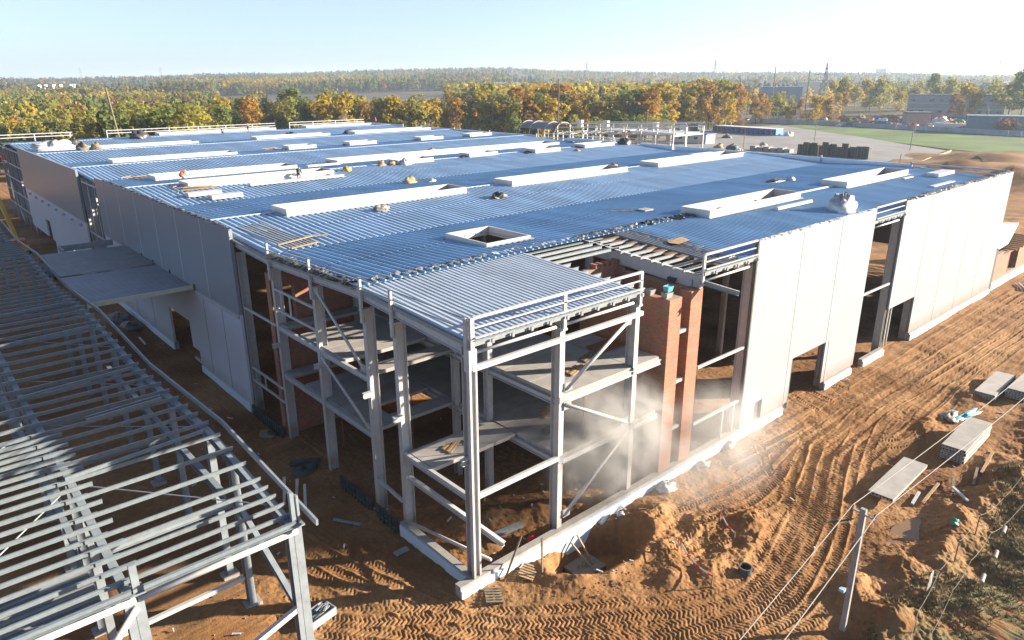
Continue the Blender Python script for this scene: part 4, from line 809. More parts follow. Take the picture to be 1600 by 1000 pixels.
HP = [(13.2, 28.8, .9, .6, .45, GREYM, 'grey film bundle on the deck before the long near curb'), (25.0, 27.4, .85, .6, .55, MEMB, 'shiny black membrane coil alone on the blue deck'), (24.5, 54.8, .5, .4, .5, YELLOW, 'yellow sack beside the roof joint'), (30.2, 56.2, .5, .4, .55, WOOD, 'pale carton left of a pair near the small curb'), (31.6, 56.0, .5, .4, .55, WOOD, 'pale carton right of a pair near the small curb'), (33.3, 55.4, .7, .5, .7, FILM, 'round pale sack at the small curb end'),
 (25.4, 42.7, .9, .5, .6, WOOD, 'pale carton heap near the second valley'), (27.6, 41.8, .5, .4, .4, FILM, 'small white carton near the second valley'), (43.4, 3.2, 1.5, 1.1, 1.2, FILM, 'big white sack at the sunny roof edge'), (55.1, 15.8, 2.0, .6, .3, MEMB, 'black membrane coil on the far right deck'), (56.9, 15.0, .35, .35, .45, FILM, 'white bucket beside the black coil'),
 (50.1, 34.8, .5, .4, .5, WOOD, 'pale carton between two long curbs'), (76.5, 55.0, 1.2, .9, .9, MEMB, 'black membrane bundle at the rear parapet'), (46.6, 117.4, 1.6, .9, .8, MEMB, 'black film heap on the far ridge, left one'), (58.7, 115.5, 1.4, .8, .8, MEMB, 'black film heap on the far ridge, right one'), (48, 70.5, .8, .5, .6, WOOD, 'pale carton behind the longest curb'),
 (4.9, 117.4, 3.0, 1.6, 1.4, FILM, 'large pale wrapped load at the far left roof corner'), (8.4, 120.7, 1.0, .9, 1.2, MEMB, 'dark sack beside the wrapped load'), (7.6, 109.6, .9, .8, 1.0, WOODD, 'brown sack at the far left roof edge, left one'), (9.4, 109.6, .9, .8, 1.0, WOODD, 'brown sack at the far left roof edge, right one'), (21, 128, 1.6, 1.2, 1.3, MEMB, 'black tarpaulin heap before the far railing'), (63, 53.2, .6, .4, .3, WOOD, 'pale scrap on the deck past the third small curb')]
for k, (x, y, rx, ry, h, m, lab) in enumerate(HP): heap('roof_bundle', x, y, rz_(y), rx, ry, h, m, lab, 'bundle', 60+k, 'bundles left on the roof')
# sheet packs, battens
def sheets(x0, x1, y0, y1, z, n, m, label, name='sheet_pack'):
    t = thing(name, label, 'sheet pack', (x0, y0, z), group='metal sheets stored on the roof')
    for k in range(n): MB().box(0, x1-x0, .02*k, y1-y0-.03*k, .13*k, .13*k+.11).build('sheet', m, t)
sheets(5.2, 8.2, 46.0, 47.2, rz_(46.4)+.1, 3, CURB, 'short pale panel pack near the wall, front one'); sheets(3.8, 7.0, 48.3, 49.5, rz_(49)+.1, 3, CURB, 'short pale panel pack near the wall, rear one')
sheets(38.2, 44.2, 6.2, 6.5, rz_(6.3)+.05, 2, CURB, 'long white trim lying near the sunny roof edge'); sheets(66, 68.4, 6.7, 7.0, rz_(6.8)+.05, 1, CURB, 'short white trim on the far right deck'); sheets(63.5, 69.5, 2.8, 3.3, rz_(3)+.05, 1, CURB, 'long white trim by the torn parapet film')
sheets(22.5, 27, 61.0, 61.7, rz_(61.4)+.2, 2, CURB, 'white panel leaning behind the yellow sack'); sheets(71.0, 76, 5.0, 6.4, rz_(5.6)+.05, 3, FILM, 'pale panel pack at the far right roof corner')
sheets(11, 22, 51.0, 51.6, rz_(51.3)+.1, 2, CURB, 'long white trim below the worker curb'); sheets(69, 74, 36.4, 37, rz_(36.7)+.1, 2, CURB, 'white panel behind the farthest ridge curb')
BN = thing('profile_bundle', 'bundle of long metal profiles with planks near the open bay', 'bundle', (1.2, 30, 13.35), 0)
for k in range(7): MB().bar((.32*k, 0, .0), (.32*k+.5, -8.2, -.38), .12, .1).build('profile', GALV, BN)
for a, b in (((0, -7.4, -.2), (3.2, -6.6, -.1)), ((.4, -8.6, -.3), (2.6, -8.2, -.25)), ((2.4, -6.5, -.1), (4.0, -6.9, -.15))): MB().bar(a, b, .2, .06).build('plank', WOOD, BN)
tag(MB().bar((27.8, 16.2, rz_(16)+.04), (29.9, 13.6, rz_(14)+.06), .3, .06).build('roof_board', WOODD, None), 'grey board with offcuts on the blue deck past the near valley', 'board')
tag(MB().box(29.3, 30.4, 13.3, 14.2, rz_(14)+.09, rz_(14)+.2).build('offcut_pile', CONC, None), 'small pale offcut pile on the grey board', 'offcuts')
tag(MB().add([(0, 0, 0), (1.6, .2, .02), (1.9, 1.1, .05), (1.2, 1.0, .1), (.3, 1.25, .04), (-.3, .6, .03)], [(0, 1, 2, 3, 4, 5)]).build('cardboard_sheet', WOOD, None), 'torn tan cardboard on the dark membrane by the roof opening', 'cardboard').location = (21.6, 4.3, 13.12)
for k, (x, y, n, lab) in enumerate(((4, 52.5, 9, 'jumble of battens near the shaded wall by the sheet packs'), (3.2, 69, 6, 'timber strips along the wall gap edge'), (30, 92, 6, 'timber strips beside the far small curb'))):
    t = thing('batten_jumble', lab, 'battens', (x, y, rz_(y)+.05)); r = random.Random(k)
    for j in range(n): a = r.uniform(-.5, .9); L = r.uniform(1.5, 4); px_, py_ = r.uniform(-1, 1), r.uniform(-1.5, 1.5); MB().bar((px_, py_, .04*j), (px_+L*math.cos(a), py_+L*math.sin(a), .04*j+.05), .12, .06).build('batten', WOOD if j % 2 else WOODD, t)
# ================================================================ people
SKIN = mat('skin', (.45, .27, .19), .6)
def person(loc, rz, pose, jac, trs, helm, label):
    t = thing('person', label, 'person', loc, rz, 'roof workers')
    stand = dict(pel=(0, 0, .95), ch=(.03, 0, 1.32), nk=(.04, 0, 1.5), hd=(.07, 0, 1.66), kn=(.06, .1, .5), an=(0, .11, .08), to=(.18, .12, .03), el=(-.02, .26, 1.12), wr=(.14, .24, .88))
    bent = dict(pel=(-.18, 0, .72), ch=(.16, 0, .98), nk=(.3, 0, 1.08), hd=(.44, 0, 1.12), kn=(.16, .12, .45), an=(-.06, .12, .08), to=(.12, .13, .03), el=(.34, .24, .74), wr=(.52, .16, .5))
    d = stand if pose == 'stand' else bent
    vs = [d['pel'], d['ch'], d['nk'], d['hd']]; rad = [.15, .18, .065, .105]; ed = [(0, 1), (1, 2), (2, 3)]
    for s in (1, -1):
        q = lambda k: (d[k][0], d[k][1]*s, d[k][2]); n = len(vs)
        vs += [(d['pel'][0], .1*s, d['pel'][2]-.08), q('kn'), q('an'), q('to'), (d['ch'][0], .19*s, d['ch'][2]+.1), q('el'), q('wr'), (d['wr'][0]+.07, d['wr'][1]*s*.95, d['wr'][2]-.08)]
        rad += [.095, .068, .05, .045, .07, .052, .04, .035]; ed += [(0, n), (n, n+1), (n+1, n+2), (n+2, n+3), (1, n+4), (n+4, n+5), (n+5, n+6), (n+6, n+7)]
    me = bpy.data.meshes.new('body'); me.from_pydata(vs, ed, []); me.materials.append(trs); o = link('body', me, t)
    sk = o.modifiers.new('skin', 'SKIN'); L = me.skin_vertices[0].data
    for k, r in enumerate(rad): L[k].radius = (r, r)
    L[0].use_root = True; o.modifiers.new('sub', 'SUBSURF').levels = 1; o.modifiers['sub'].render_levels = 1
    c = V3(d['pel']); n = V3(d['ch']); MB().tube(c-(n-c)*.1, n+(n-c)*.35, .17, .205, 10).build('jacket', jac, t, True)
    for s in (1, -1): e = V3((d['el'][0], d['el'][1]*s, d['el'][2])); sh = V3((d['ch'][0], .2*s, d['ch'][2]+.12)); MB().tube(sh, e, .085, .065, 8).build('sleeve', jac, t, True)
    h = V3(d['hd']); MB().lump((h.x, h.y, h.z+.03), .125, .125, .13, 1, .02, 12, 5).build('helmet', helm, t, True); MB().lump((h.x+.02, h.y, h.z-.02), .10, .095, .12, 2, .02, 10, 6, False).build('face', SKIN, t, True)
person((75, 131.5, rz_(131.5)), 2.5, 'stand', RED, mat('dark_cloth', (.05, .05, .07), .9), WHITE, 'person in a red jacket standing far back on the roof near the rear parapet')
person((17.2, 52.6, rz_(52.6)), .9, 'bent', mat('dark_cloth', (.05, .05, .07)), mat('dark_cloth', (.05, .05, .07)), YELLOW, 'person in dark clothes bending by the middle roof curb')
person((6.6, 58.8, rz_(58.8)), .3, 'bent', ORANGE, mat('dark_cloth', (.05, .05, .07)), ORANGE, 'person in an orange jacket bending near the left curb end')
person((36.2, 126.5, rz_(126.5)), 1, 'bent', mat('grey_cloth', (.2, .2, .22), .9), mat('dark_cloth', (.05, .05, .07)), WHITE, 'person in grey bending before the far railing')
person((41.5, 126.5, rz_(126.5)), 0, 'stand', mat('dark_cloth', (.05, .05, .07)), mat('grey_cloth', (.2, .2, .22)), RED, 'person in dark jacket and red helmet before the far railing')
# ================================================================ boom lift at the far left
BL = thing('boom_lift', 'orange and yellow boom lift with raised basket beside the far shaded wall', 'boom lift', (-4.6, 104, -.7), 0)
MB().box(-1.2, 1.2, -2.2, 2.2, .6, 1.3).build('chassis', YELLOW, BL); MB().box(-1, 1, -1.8, .4, 1.35, 2.2).build('turret', ORANGE, BL)
for sx in (-1, 1):
    for sy in (-1, 1):
        w = MB().tube((sx*.95, sy*1.5, .55), (sx*1.35, sy*1.5, .55), .55, None, 16).build('wheel', RUBBER, BL); MB().tube((sx*1.36, sy*1.5, .55), (sx*1.38, sy*1.5, .55), .28, None, 12).build('rim', YELLOW, w)
MB().bar((0, -1.2, 2.0), (-.9, 2.6, 8.6), .45, .5).build('lower_boom', YELLOW, BL); MB().bar((-.9, 2.6, 8.6), (.8, 9, 12.6), .34, .38).build('upper_boom', YELLOW, BL)
MB().box(.2, 2.2, 8.6, 9.8, 12.4, 12.5).build('basket_floor', ORANGE, BL)
for z in (13.0, 13.5): MB().bar((.2, 8.6, z), (2.2, 8.6, z), .06, .06).bar((.2, 9.8, z), (2.2, 9.8, z), .06, .06).bar((.2, 8.6, z), (.2, 9.8, z), .06, .06).bar((2.2, 8.6, z), (2.2, 9.8, z), .06, .06).build('basket_rail', RED, BL)
for x, y in ((.2, 8.6), (2.2, 8.6), (.2, 9.8), (2.2, 9.8)): MB().bar((x, y, 12.5), (x, y, 13.5), .06, .06).build('basket_post', RED, BL)
person((-3.6, 113.2, 11.82), 0, 'stand', RED, mat('dark_cloth', (.05, .05, .07)), ORANGE, 'person in red standing in the lift basket')
LT = thing('light_truck', 'small dark flatbed truck parked in the alley before the far wall', 'truck', (-3.2, 86, -.7), .1)
MB().box(-1, 1, -2.2, 2.4, .6, 1.0).build('bed', DARKF, LT); MB().add([(-1, -4, .5), (1, -4, .5), (1, -2.2, .5), (-1, -2.2, .5), (-1, -4, 1.5), (1, -4, 1.5), (1, -2.2, 2.3), (-1, -2.2, 2.3), (-1, -3.5, 2.3), (1, -3.5, 2.3)], [(0, 1, 5, 4), (4, 5, 9, 8), (8, 9, 6, 7), (1, 2, 6, 9, 5), (0, 4, 8, 7, 3), (2, 3, 7, 6), (3, 2, 1, 0)]).build('cab', BLUE, LT)
for sx in (-1, 1):
    for y in (-3.2, 1.4): MB().tube((sx*.8, y, .42), (sx*1.05, y, .42), .42, None, 14).build('wheel', RUBBER, LT)
# ================================================================ brick annex at the far right
AN = thing('brick_annex', 'small unfinished brick annex with bare roof joists at the far end of the white wall', 'building', (0, 0, 0))
w = MB(); w.box(79.4, 85.5, .0, .5, -.7, 3.6).box(89.2, 96, .0, .5, -.7, 3.6).box(85.5, 89.2, .0, .5, -.7, .5).box(85.5, 89.2, .0, .5, 3.1, 3.6); w.box(79.4, 79.9, .5, 9, -.7, 3.6).box(95.5, 96, .5, 9, -.7, 3.6).build('brick_wall', BRICK, AN)
MB().box(79.2, 96, -.25, 0, -.9, .2).build('plinth_beam', INSUL, AN)
for k in range(9): MB().bar((84.2+1.3*k, -.9, 3.75), (84.2+1.3*k, 8, 3.85), .16, .22).build('joist', WOOD, AN)
[MB().box(x, x+.15, -.02, .3, .5, 3.1).build('window_jamb', WOODD, AN) for x in (85.4, 89.1)]
MB().add([(78.6, -.4, 4.6), (84.5, .2, 4.3), (93, 1.5, 5.6), (79.5, 4.5, 7.0)], [(0, 1, 2, 3)]).build('roof_sheet', CURB, AN)
MB().box(78.4, 79.3, -.2, .4, -.7, 4.7).build('dark_jamb', DARKIN, AN)
PB = thing('pipe_bundle', 'bundle of white pipes on the soil by the brick annex', 'pipes', (83, -3, gz(83, -3)), .5)
for k in range(8): MB().tube((0, .14*k-.5, .12+.1*(k % 3)), (2.6, .16*k-.7, .14+.1*(k % 3)), .06).build('pipe', WHITE, PB)
heap('green_net', 118, 18, gz(118, 18), 6, 2, 3, GREEN, 'green netting heap beyond the far end of the white wall', 'netting', 91); heap('scrap_heap', 110, 9, gz(110, 9), 4, 1.5, 1.6, GREYM, 'grey scrap heap beyond the far end of the white wall', 'scrap heap', 92)
# local dust blown up between the columns is added with the haze
# ================================================================ surroundings
def sv(u, d, z=-.7):
    """point at distance d from the camera at image column u (tangent offset in 1/1174 of the axis)"""
    a = YAW-math.atan((u-800)/1174); return Vector((CAM.x+d*math.cos(a), CAM.y+d*math.sin(a), z))
def sheet(name, pts, z, m): return struct(MB().add([(x, y, z) for x, y in pts], [tuple(range(len(pts)))]).build(name, m, None))
GRS = mat('meadow_grass', (.04, .095, .008), .9, 0, .4, .05, .4, 3, col2=(.08, .15, .014)); DRY = mat('dry_grass', (.11, .075, .035), .9, 0, .3, .05, .4, 2, col2=(.15, .105, .055))
FLD = mat('bare_field', (.11, .06, .035), .95, 0, .2, .01, col2=(.145, .085, .05)); PADM = mat('pale_concrete_yard', (.17, .165, .165), .85, 0, .14, .08, col2=(.225, .22, .22)); RDM = mat('dirt_road', (.16, .125, .09), .9, 0, .15, .1)
PADE = mat('yard_soil', (.13, .08, .05), .95, 0, .2, .1)
sheet('concrete_yard', [(106, 30), (150, 44), (193, 56), (262, 66), (300, 110), (352, 178), (272, 205), (200, 190), (120, 150)], -.45, PADM)
sheet('meadow', [(262, 40), (330, 34), (346, 62), (352, 110), (366, 175), (349, 176), (300, 112), (268, 66)], -.5, GRS)
sheet('dry_meadow', [(330, 20), (400, 20), (404, 120), (400, 212), (366, 205), (366, 175), (350, 100)], -.55, DRY)
sheet('field_path', [(318, 226), (360, 225), (420, 246), (500, 268), (680, 288), (680, 276), (500, 256), (424, 234), (362, 214), (316, 214)], -.5, RDM)
sheet('ploughed_field', [(190, 830), (320, 760), (500, 620), (700, 660), (690, 830), (620, 1050), (420, 1250), (250, 1150)], -.4, FLD)
# ---------------------------------------------------------------- hills with woodland
SK = [(-300, 18), (0, 19), (60, 20), (200, 24), (330, 32), (450, 37), (560, 43), (700, 50), (780, 52), (860, 43), (950, 37), (1100, 34), (1250, 30), (1400, 24), (1550, 15), (1700, 14), (2000, 14)]
def hill_z(u, d):
    H = np.interp(u, [s[0] for s in SK], [s[1] for s in SK])
    return -1.2+(H+4*fbm(u*.012, d*.0012, 3, 8))*sst(800, 2900, d)
def hills():
    us = np.linspace(-520, 2100, 150); ds = np.concatenate([np.linspace(620, 3200, 40), np.linspace(3400, 8500, 12)]); U, D = np.meshgrid(us, ds, indexing='ij')
    A = YAW-np.arctan((U-800)/1174); Z = hill_z(U.ravel(), D.ravel()); co = np.stack([(CAM.x+D*np.cos(A)).ravel(), (CAM.y+D*np.sin(A)).ravel(), Z], 1); n = len(ds)
    fs = [(i*n+j, (i+1)*n+j, (i+1)*n+j+1, i*n+j+1) for i in range(len(us)-1) for j in range(n-1)]
    me = bpy.data.meshes.new('hills'); me.from_pydata(co.tolist(), [], fs); me.materials.append(mat('wooded_slope', (.028, .034, .014), .95, 0, .4, .01, col2=(.07, .05, .02))); struct(link('hills', me))
hills()
LEAFC = {'gold': (.36, .26, .028), 'orange': (.29, .165, .03), 'olive': (.235, .215, .04), 'green': (.135, .16, .04), 'spruce': (.045, .070, .034), 'rust': (.20, .115, .05)}
def forest(name, n, umin, umax, d0, d1, q, hmin, hmax, seed, palette, clear=None, hz=True, pw=1.0, mul=1.0):
    """far woodland that reads as one mass: many small trees of leaf-clump faces in one object"""
    r = np.random.default_rng(seed); u = r.uniform(umin, umax, n); d = d0+(d1-d0)*r.uniform(0, 1, n)**pw
    if clear is not None: k = ~clear(u, d); u, d = u[k], d[k]
    n = len(u); A = YAW-np.arctan((u-800)/1174); X = CAM.x+d*np.cos(A); Y = CAM.y+d*np.sin(A); Z = hill_z(u, d) if hz else np.full(n, -.7)
    H = r.uniform(hmin, hmax, n); kinds = list(LEAFC); cl = fbm(X*.006, Y*.006, 3, seed)+r.normal(0, .13, n); th = np.cumsum(palette)/sum(palette)
    rank = np.argsort(np.argsort(cl))/n; ki = np.searchsorted(th, np.clip(rank+r.normal(0, .1, n), 0, .999)); con = ki == 4
    rad = H*np.where(con, .17, .27)*r.uniform(.8, 1.25, n)
    t = np.clip(r.beta(1.6, 1.5, (n, q)), .03, .99); pr = np.where(con[:, None], 1-t, np.sqrt(np.clip(1-(2*t-1)**2, 0, 1)))*(.75+.35*r.random((n, q)))
    an = r.uniform(0, 6.28, (n, q)); cx = X[:, None]+rad[:, None]*pr*np.cos(an); cy = Y[:, None]+rad[:, None]*pr*np.sin(an); cz = Z[:, None]+H[:, None]*(.12+.88*t)
    s = (H*.085*(14./q)**.42)[:, None]*r.uniform(.7, 1.5, (n, q)); nx, ny, nz = np.cos(an)+r.normal(0, .5, (n, q)), np.sin(an)+r.normal(0, .5, (n, q)), .5+r.normal(0, .4, (n, q))
    N = np.stack([nx, ny, nz], -1); N /= np.linalg.norm(N, axis=-1, keepdims=True); T = np.cross(N, np.array([.13, .2, 1.])); T /= np.linalg.norm(T, axis=-1, keepdims=True)+1e-9; B = np.cross(N, T)
    c = np.stack([cx, cy, cz], -1); S = s[..., None]; vs = np.stack([c-T*S-B*S*.8, c+T*S-B*S, c+T*S*.7+B*S, c-T*S+B*S*.9], 2).reshape(-1, 3)
    m = n*q; me = bpy.data.meshes.new(name); me.vertices.add(4*m); me.vertices.foreach_set('co', vs.ravel()); me.loops.add(4*m); me.loops.foreach_set('vertex_index', np.arange(4*m, dtype=np.int32))
    me.polygons.add(m); me.polygons.foreach_set('loop_start', (np.arange(m)*4).astype(np.int32)); me.update(calc_edges=True)
    pal = np.array([LEAFC[k] for k in kinds]); col = mul*pal[np.clip(ki, 0, 5)]*r.uniform(.75, 1.25, (n, 1)); col = np.repeat(col, q*4, 0)*np.repeat(r.uniform(.9, 1.1, (m, 1)), 4, 0)
    at = me.color_attributes.new('leaf_colour', 'FLOAT_COLOR', 'POINT'); at.data.foreach_set('color', np.concatenate([col, np.ones((4*m, 1))], 1).astype(np.float32).ravel())
    ma = MATS.get('woodland')
    if not ma:
        ma = bpy.data.materials.new('woodland'); ma.use_nodes = True; MATS['woodland'] = ma; b = ma.node_tree.nodes['Principled BSDF']; b.inputs['Roughness'].default_value = .9; b.inputs['Specular IOR Level'].default_value = .1
        v = ma.node_tree.nodes.new('ShaderNodeVertexColor'); v.layer_name = 'leaf_colour'; ma.node_tree.links.new(v.outputs[0], b.inputs['Base Color'])
    me.materials.append(ma); return stuff(link(name, me))
def clear_far(u, d): return ((u > 330) & (u < 745) & (d < 1150+.3*(u-330))) | ((u > 1270) & (d < 800))
forest('distant_forest', 9500, -350, 1950, 950, 4200, 18, 12, 18, 1, (.12, .07, .14, .26, .36, .05), clear_far, True, 1.7, .62)
forest('ridge_forest', 6500, -350, 1950, 2300, 3500, 10, 9, 14, 12, (.06, .03, .12, .33, .45, .01), None, True, 1.0, .5)
forest('far_edge_forest', 2600, 250, 800, 1050, 1750, 40, 14, 21, 2, (.16, .08, .22, .26, .26, .02), clear_far, True, 1.0, .8)
forest('mid_woodland', 700, 700, 1160, 440, 900, 90, 15, 22, 3, (.30, .06, .28, .2, .12, .04), None, False)
forest('left_woodland', 1300, -350, 340, 340, 1300, 110, 11, 16, 4, (.12, .07, .28, .32, .14, .07), None, False)
forest('plain_woodland', 700, 1180, 1950, 720, 1500, 30, 9, 17, 5, (.25, .1, .25, .2, .12, .08), None, False)
# ---------------------------------------------------------------- single trees
TRK = mat('bark', (.07, .058, .045), .9, 0, .3, 3); BRK = mat('birch_bark', (.30, .29, .26), .8, 0, .3, 4)
def translucent(m, f=.45):
    """thin leaves let part of the light through"""
    nt = m.node_tree; N = nt.nodes; L = nt.links; b = N['Principled BSDF']; t = N.new('ShaderNodeBsdfTranslucent'); L.new(b.inputs['Base Color'].links[0].from_socket, t.inputs[0])
    x = N.new('ShaderNodeMixShader'); x.inputs[0].default_value = f; L.new(b.outputs[0], x.inputs[1]); L.new(t.outputs[0], x.inputs[2]); L.new(x.outputs[0], N['Material Output'].inputs['Surface'])
for k, c in LEAFC.items(): translucent(mat('leaves_'+k, c, .85, 0, .22, .16, col2=tuple(min(1, v*1.35) for v in c), island=.16, hue=.006, spec=.12))
translucent(MATS['woodland'])
def tree_meshes(kind, seed, n=900, H=16.):
    n = int(n*1.7)
    r = np.random.default_rng(seed); con = kind == 'spruce'; bush = kind == 'rust'
    base = .04 if bush else (.10 if con else .16); R = H*(.42 if bush else (.19 if con else r.uniform(.21, .27)))
    nb = 15; bt = r.uniform(base+.08, .93, nb); br = R*(np.where(con, (1-bt), np.sqrt(np.clip(1-((bt-.5)/.56)**2, .05, 1)))*r.uniform(.35, .8, nb)); ba = r.uniform(0, 6.28, nb); bs = R*np.where(con, .25+.4*(1-bt), r.uniform(.34, .62, nb))
    k = r.integers(0, nb, n); dv = r.normal(0, 1, (n, 3)); dv /= np.linalg.norm(dv, axis=1, keepdims=True); rr = bs[k]*r.uniform(.55, 1.08, n)**.6
    c = np.stack([br[k]*np.cos(ba[k]), br[k]*np.sin(ba[k]), bt[k]*H], 1)+dv*rr[:, None]*np.array([1, 1, .95]); c[:, 2] = np.clip(c[:, 2], base*H*.7, H)
    N = dv+r.normal(0, .6, (n, 3)); N /= np.linalg.norm(N, axis=1, keepdims=True); T = np.cross(N, [.1, .3, 1.]); T /= np.linalg.norm(T, axis=1, keepdims=True); B = np.cross(N, T); S = (H*.0165*r.uniform(.6, 1.7, n))[:, None]
    vs = np.stack([c-T*S-B*S*.7, c+T*S-B*S, c+T*S*.8+B*S, c-T*S+B*S*.9], 1).reshape(-1, 3)
    cm = bpy.data.meshes.new('crown'); cm.from_pydata(vs.tolist(), [], np.arange(4*n).reshape(-1, 4).tolist()); cm.materials.append(MATS['leaves_'+kind])
    t = MB(); t.tube((0, 0, -.5), (.1, .05, H*.45), H*.014, H*.009, 7).tube((.1, .05, H*.45), (0, .1, H*.9), H*.009, H*.003, 6)
    for j in range(6): z = H*r.uniform(.25, .7); i = r.integers(0, nb); t.tube((.05, .03, z), (c_ := (float(br[i]*math.cos(ba[i])), float(br[i]*math.sin(ba[i])), float(max(z+.5, bt[i]*H)))), H*.005, H*.002, 5)
    return cm, t.mesh('trunk', BRK if kind in ('gold', 'olive') else TRK)
TM = {k: [tree_meshes(k, 100*i+j, 620 if k != 'spruce' else 520) for j in range(3)] for i, k in enumerate(LEAFC)}
TN = {'gold': 'birch_tree', 'orange': 'maple_tree', 'olive': 'aspen_tree', 'green': 'alder_tree', 'spruce': 'spruce_tree', 'rust': 'rust_shrub'}
CW = {'gold': 'golden birch', 'orange': 'orange maple', 'olive': 'olive aspen', 'green': 'green alder', 'spruce': 'dark spruce', 'rust': 'rust shrub'}
def tree(kind, p, h, label, group, seed=0, wide=1.):
    r = random.Random(seed); cm, tm = TM[kind][seed % 3]; s = h/16.
    t = thing(TN[kind], label, 'shrub' if kind == 'rust' else 'tree', (p[0], p[1], p[2]), r.uniform(0, 6.28), group); t.scale = (s*wide, s*wide, s)
    link('trunk', tm, t); link('crown', cm, t); return t
ORD = 'first second third fourth fifth sixth seventh eighth ninth tenth eleventh twelfth thirteenth fourteenth fifteenth sixteenth seventeenth eighteenth nineteenth twentieth twenty-first twenty-second twenty-third twenty-fourth'.split()
def belt(n, u0, u1, d0, d1, h0, h1, pal, where, group, seed):
    r = random.Random(seed); ks = list(pal); cnt = {}
    for i in range(n):
        u = u0+(u1-u0)*(i+r.random())/n; d = r.uniform(d0, d1); k = r.choices(ks, [pal[x] for x in ks])[0]; h = r.uniform(h0, h1)
        if k == 'rust': h *= .42
        cnt[k] = cnt.get(k, 0)+1
        tree(k, sv(u, d), h, f'{ORD[cnt[k]-1]} {CW[k]} from the left {where}', group, seed*100+i, r.uniform(.9, 1.3))
belt(26, 118, 345, 215, 300, 15, 18.5, {'green': 4, 'olive': 6, 'gold': 1, 'spruce': 1}, 'behind the far left railing', 'trees behind the far left railing', 1)
belt(16, -60, 120, 230, 330, 8, 12.5, {'olive': 5, 'green': 3, 'gold': 2, 'rust': 1}, 'at the left edge', 'low trees at the left edge', 2)
belt(40, 335, 770, 300, 365, 14, 21, {'gold': 5, 'olive': 4, 'orange': 1.3, 'green': 2, 'rust': .4}, 'in the row before the bare field', 'tree row before the bare field', 3)
belt(20, 335, 770, 290, 330, 8, 11, {'gold': 2, 'olive': 4, 'green': 3, 'rust': 1}, 'in the undergrowth before the bare field', 'undergrowth before the bare field', 4)
belt(36, 755, 1050, 290, 345, 17.5, 22.5, {'gold': 7, 'olive': 5, 'green': 2.5, 'orange': .8, 'spruce': .6}, 'in the grove behind the frames', 'tall grove behind the frames', 5)
belt(22, 760, 1040, 265, 300, 9, 13, {'olive': 4, 'green': 3, 'rust': 2, 'gold': 1}, 'at the foot of the tall grove', 'foot of the tall grove', 6)
belt(26, 1030, 1166, 372, 430, 15, 25, {'orange': 2, 'rust': 1.5, 'gold': 7, 'olive': 3}, 'in the grove end by the path', 'right end of the grove', 7)
belt(22, 1165, 1330, 430, 560, 11, 16, {'orange': 3, 'rust': 2.5, 'gold': 3, 'olive': 2}, 'in the thicket beyond the path', 'thicket right of the grove', 8)
belt(14, 1300, 1600, 600, 720, 15, 24, {'gold': 3, 'olive': 5, 'green': 3}, 'behind the scrap yard', 'trees behind the scrap yard', 9)
for k, u, d, h, lab, w in (('olive', 1192, 455, 12, 'small green aspen before the concrete wall, leftmost of three', 1.1), ('olive', 1222, 460, 17, 'green gold aspen before the concrete wall, middle of three', 1.1), ('gold', 1281, 452, 15.5, 'golden birch before the concrete wall, rightmost of three', 1.25), ('olive', 1322, 590, 26, 'tall aspen left of the scrap yard beside the lattice pylon', .9),
        ('gold', 1362, 600, 24, 'tall slender birch behind the scrap yard', .8), ('olive', 1384, 600, 25, 'broad green gold aspen in the middle of the right background', 1.1), ('gold', 1413, 590, 15, 'small golden birch left of the long grey building', .9), ('gold', 1521, 520, 21, 'golden birch growing before the long grey building', 1.1), ('orange', 1506, 525, 15, 'orange maple before the long grey building', 1.1), ('olive', 1538, 525, 17, 'aspen right of the golden birch before the building', 1.0),
        ('olive', 1590, 560, 29, 'big dark aspen at the right picture edge', 1.2), ('green', 1610, 540, 27, 'dark alder cut by the right picture edge', 1.2), ('green', 1465, 660, 27, 'tall dark alder behind the left half of the long building', 1.0), ('olive', 1490, 660, 25, 'tall aspen behind the middle of the long building', 1.0), ('green', 1340, 420, 5, 'low green bush before the concrete wall', 1.8), ('rust', 1365, 425, 5.5, 'low rust shrub beside the green bush at the wall', 1.2), ('rust', 1590, 395, 7, 'brown thicket by the leaning pole at the right edge', 1.8)):
    tree(k, sv(u, d), h, lab, None, int(u), w)
# ---------------------------------------------------------------- poles and pylons
def pole(p, h, label, a=False, r=.16, m=CONC, name='utility_pole', arm=True, lean=(0, 0)):
    t = thing(name, label, 'pole', tuple(p)); MB().tube((0, 0, -.3), (lean[0], lean[1], h), r, r*.7, 8).build('shaft', m, t)
    if a: MB().tube((1.6, -1.6, -.3), (.05, -.05, h*.93), r*.8, r*.6, 7).build('strut', m, t)
    if a == 2: MB().tube((-1.6, 1.6, -.3), (-.05, .05, h*.93), r*.8, r*.6, 7).build('strut', m, t)
    if arm: MB().bar((lean[0]-.5, lean[1]+.6, h-.25), (lean[0]+.5, lean[1]-.6, h-.25), .1, .12).build('crossarm', STEEL2, t)
    return t
pole(sv(182, 178), 23.2, 'tall weathered timber mast rising behind the far left railing', r=.27, m=WOODD, name='timber_mast', arm=False, lean=(-1.6, 2.2))
pole(sv(875, 262), 24.5, 'tall dark timber power pole behind the white frames', r=.28, m=WOODD)
pole(sv(1287, 318), 8.4, 'thin concrete lamp pole on the meadow edge, left one', arm=False); pole(sv(1443, 288), 9.2, 'thin concrete lamp pole on the meadow edge, right one', arm=False)
pole(sv(1313, 430), 11, 'thin concrete pole before the concrete wall', arm=False); pole(sv(1125, 448), 9.5, 'three-legged concrete pole at the path', a=2); pole(sv(1165, 408), 8.5, 'two-legged concrete pole behind the blue cabins', a=1); pole(sv(1556, 408), 12, 'two-legged concrete pole at the right edge of the meadow', a=1, r=.25)
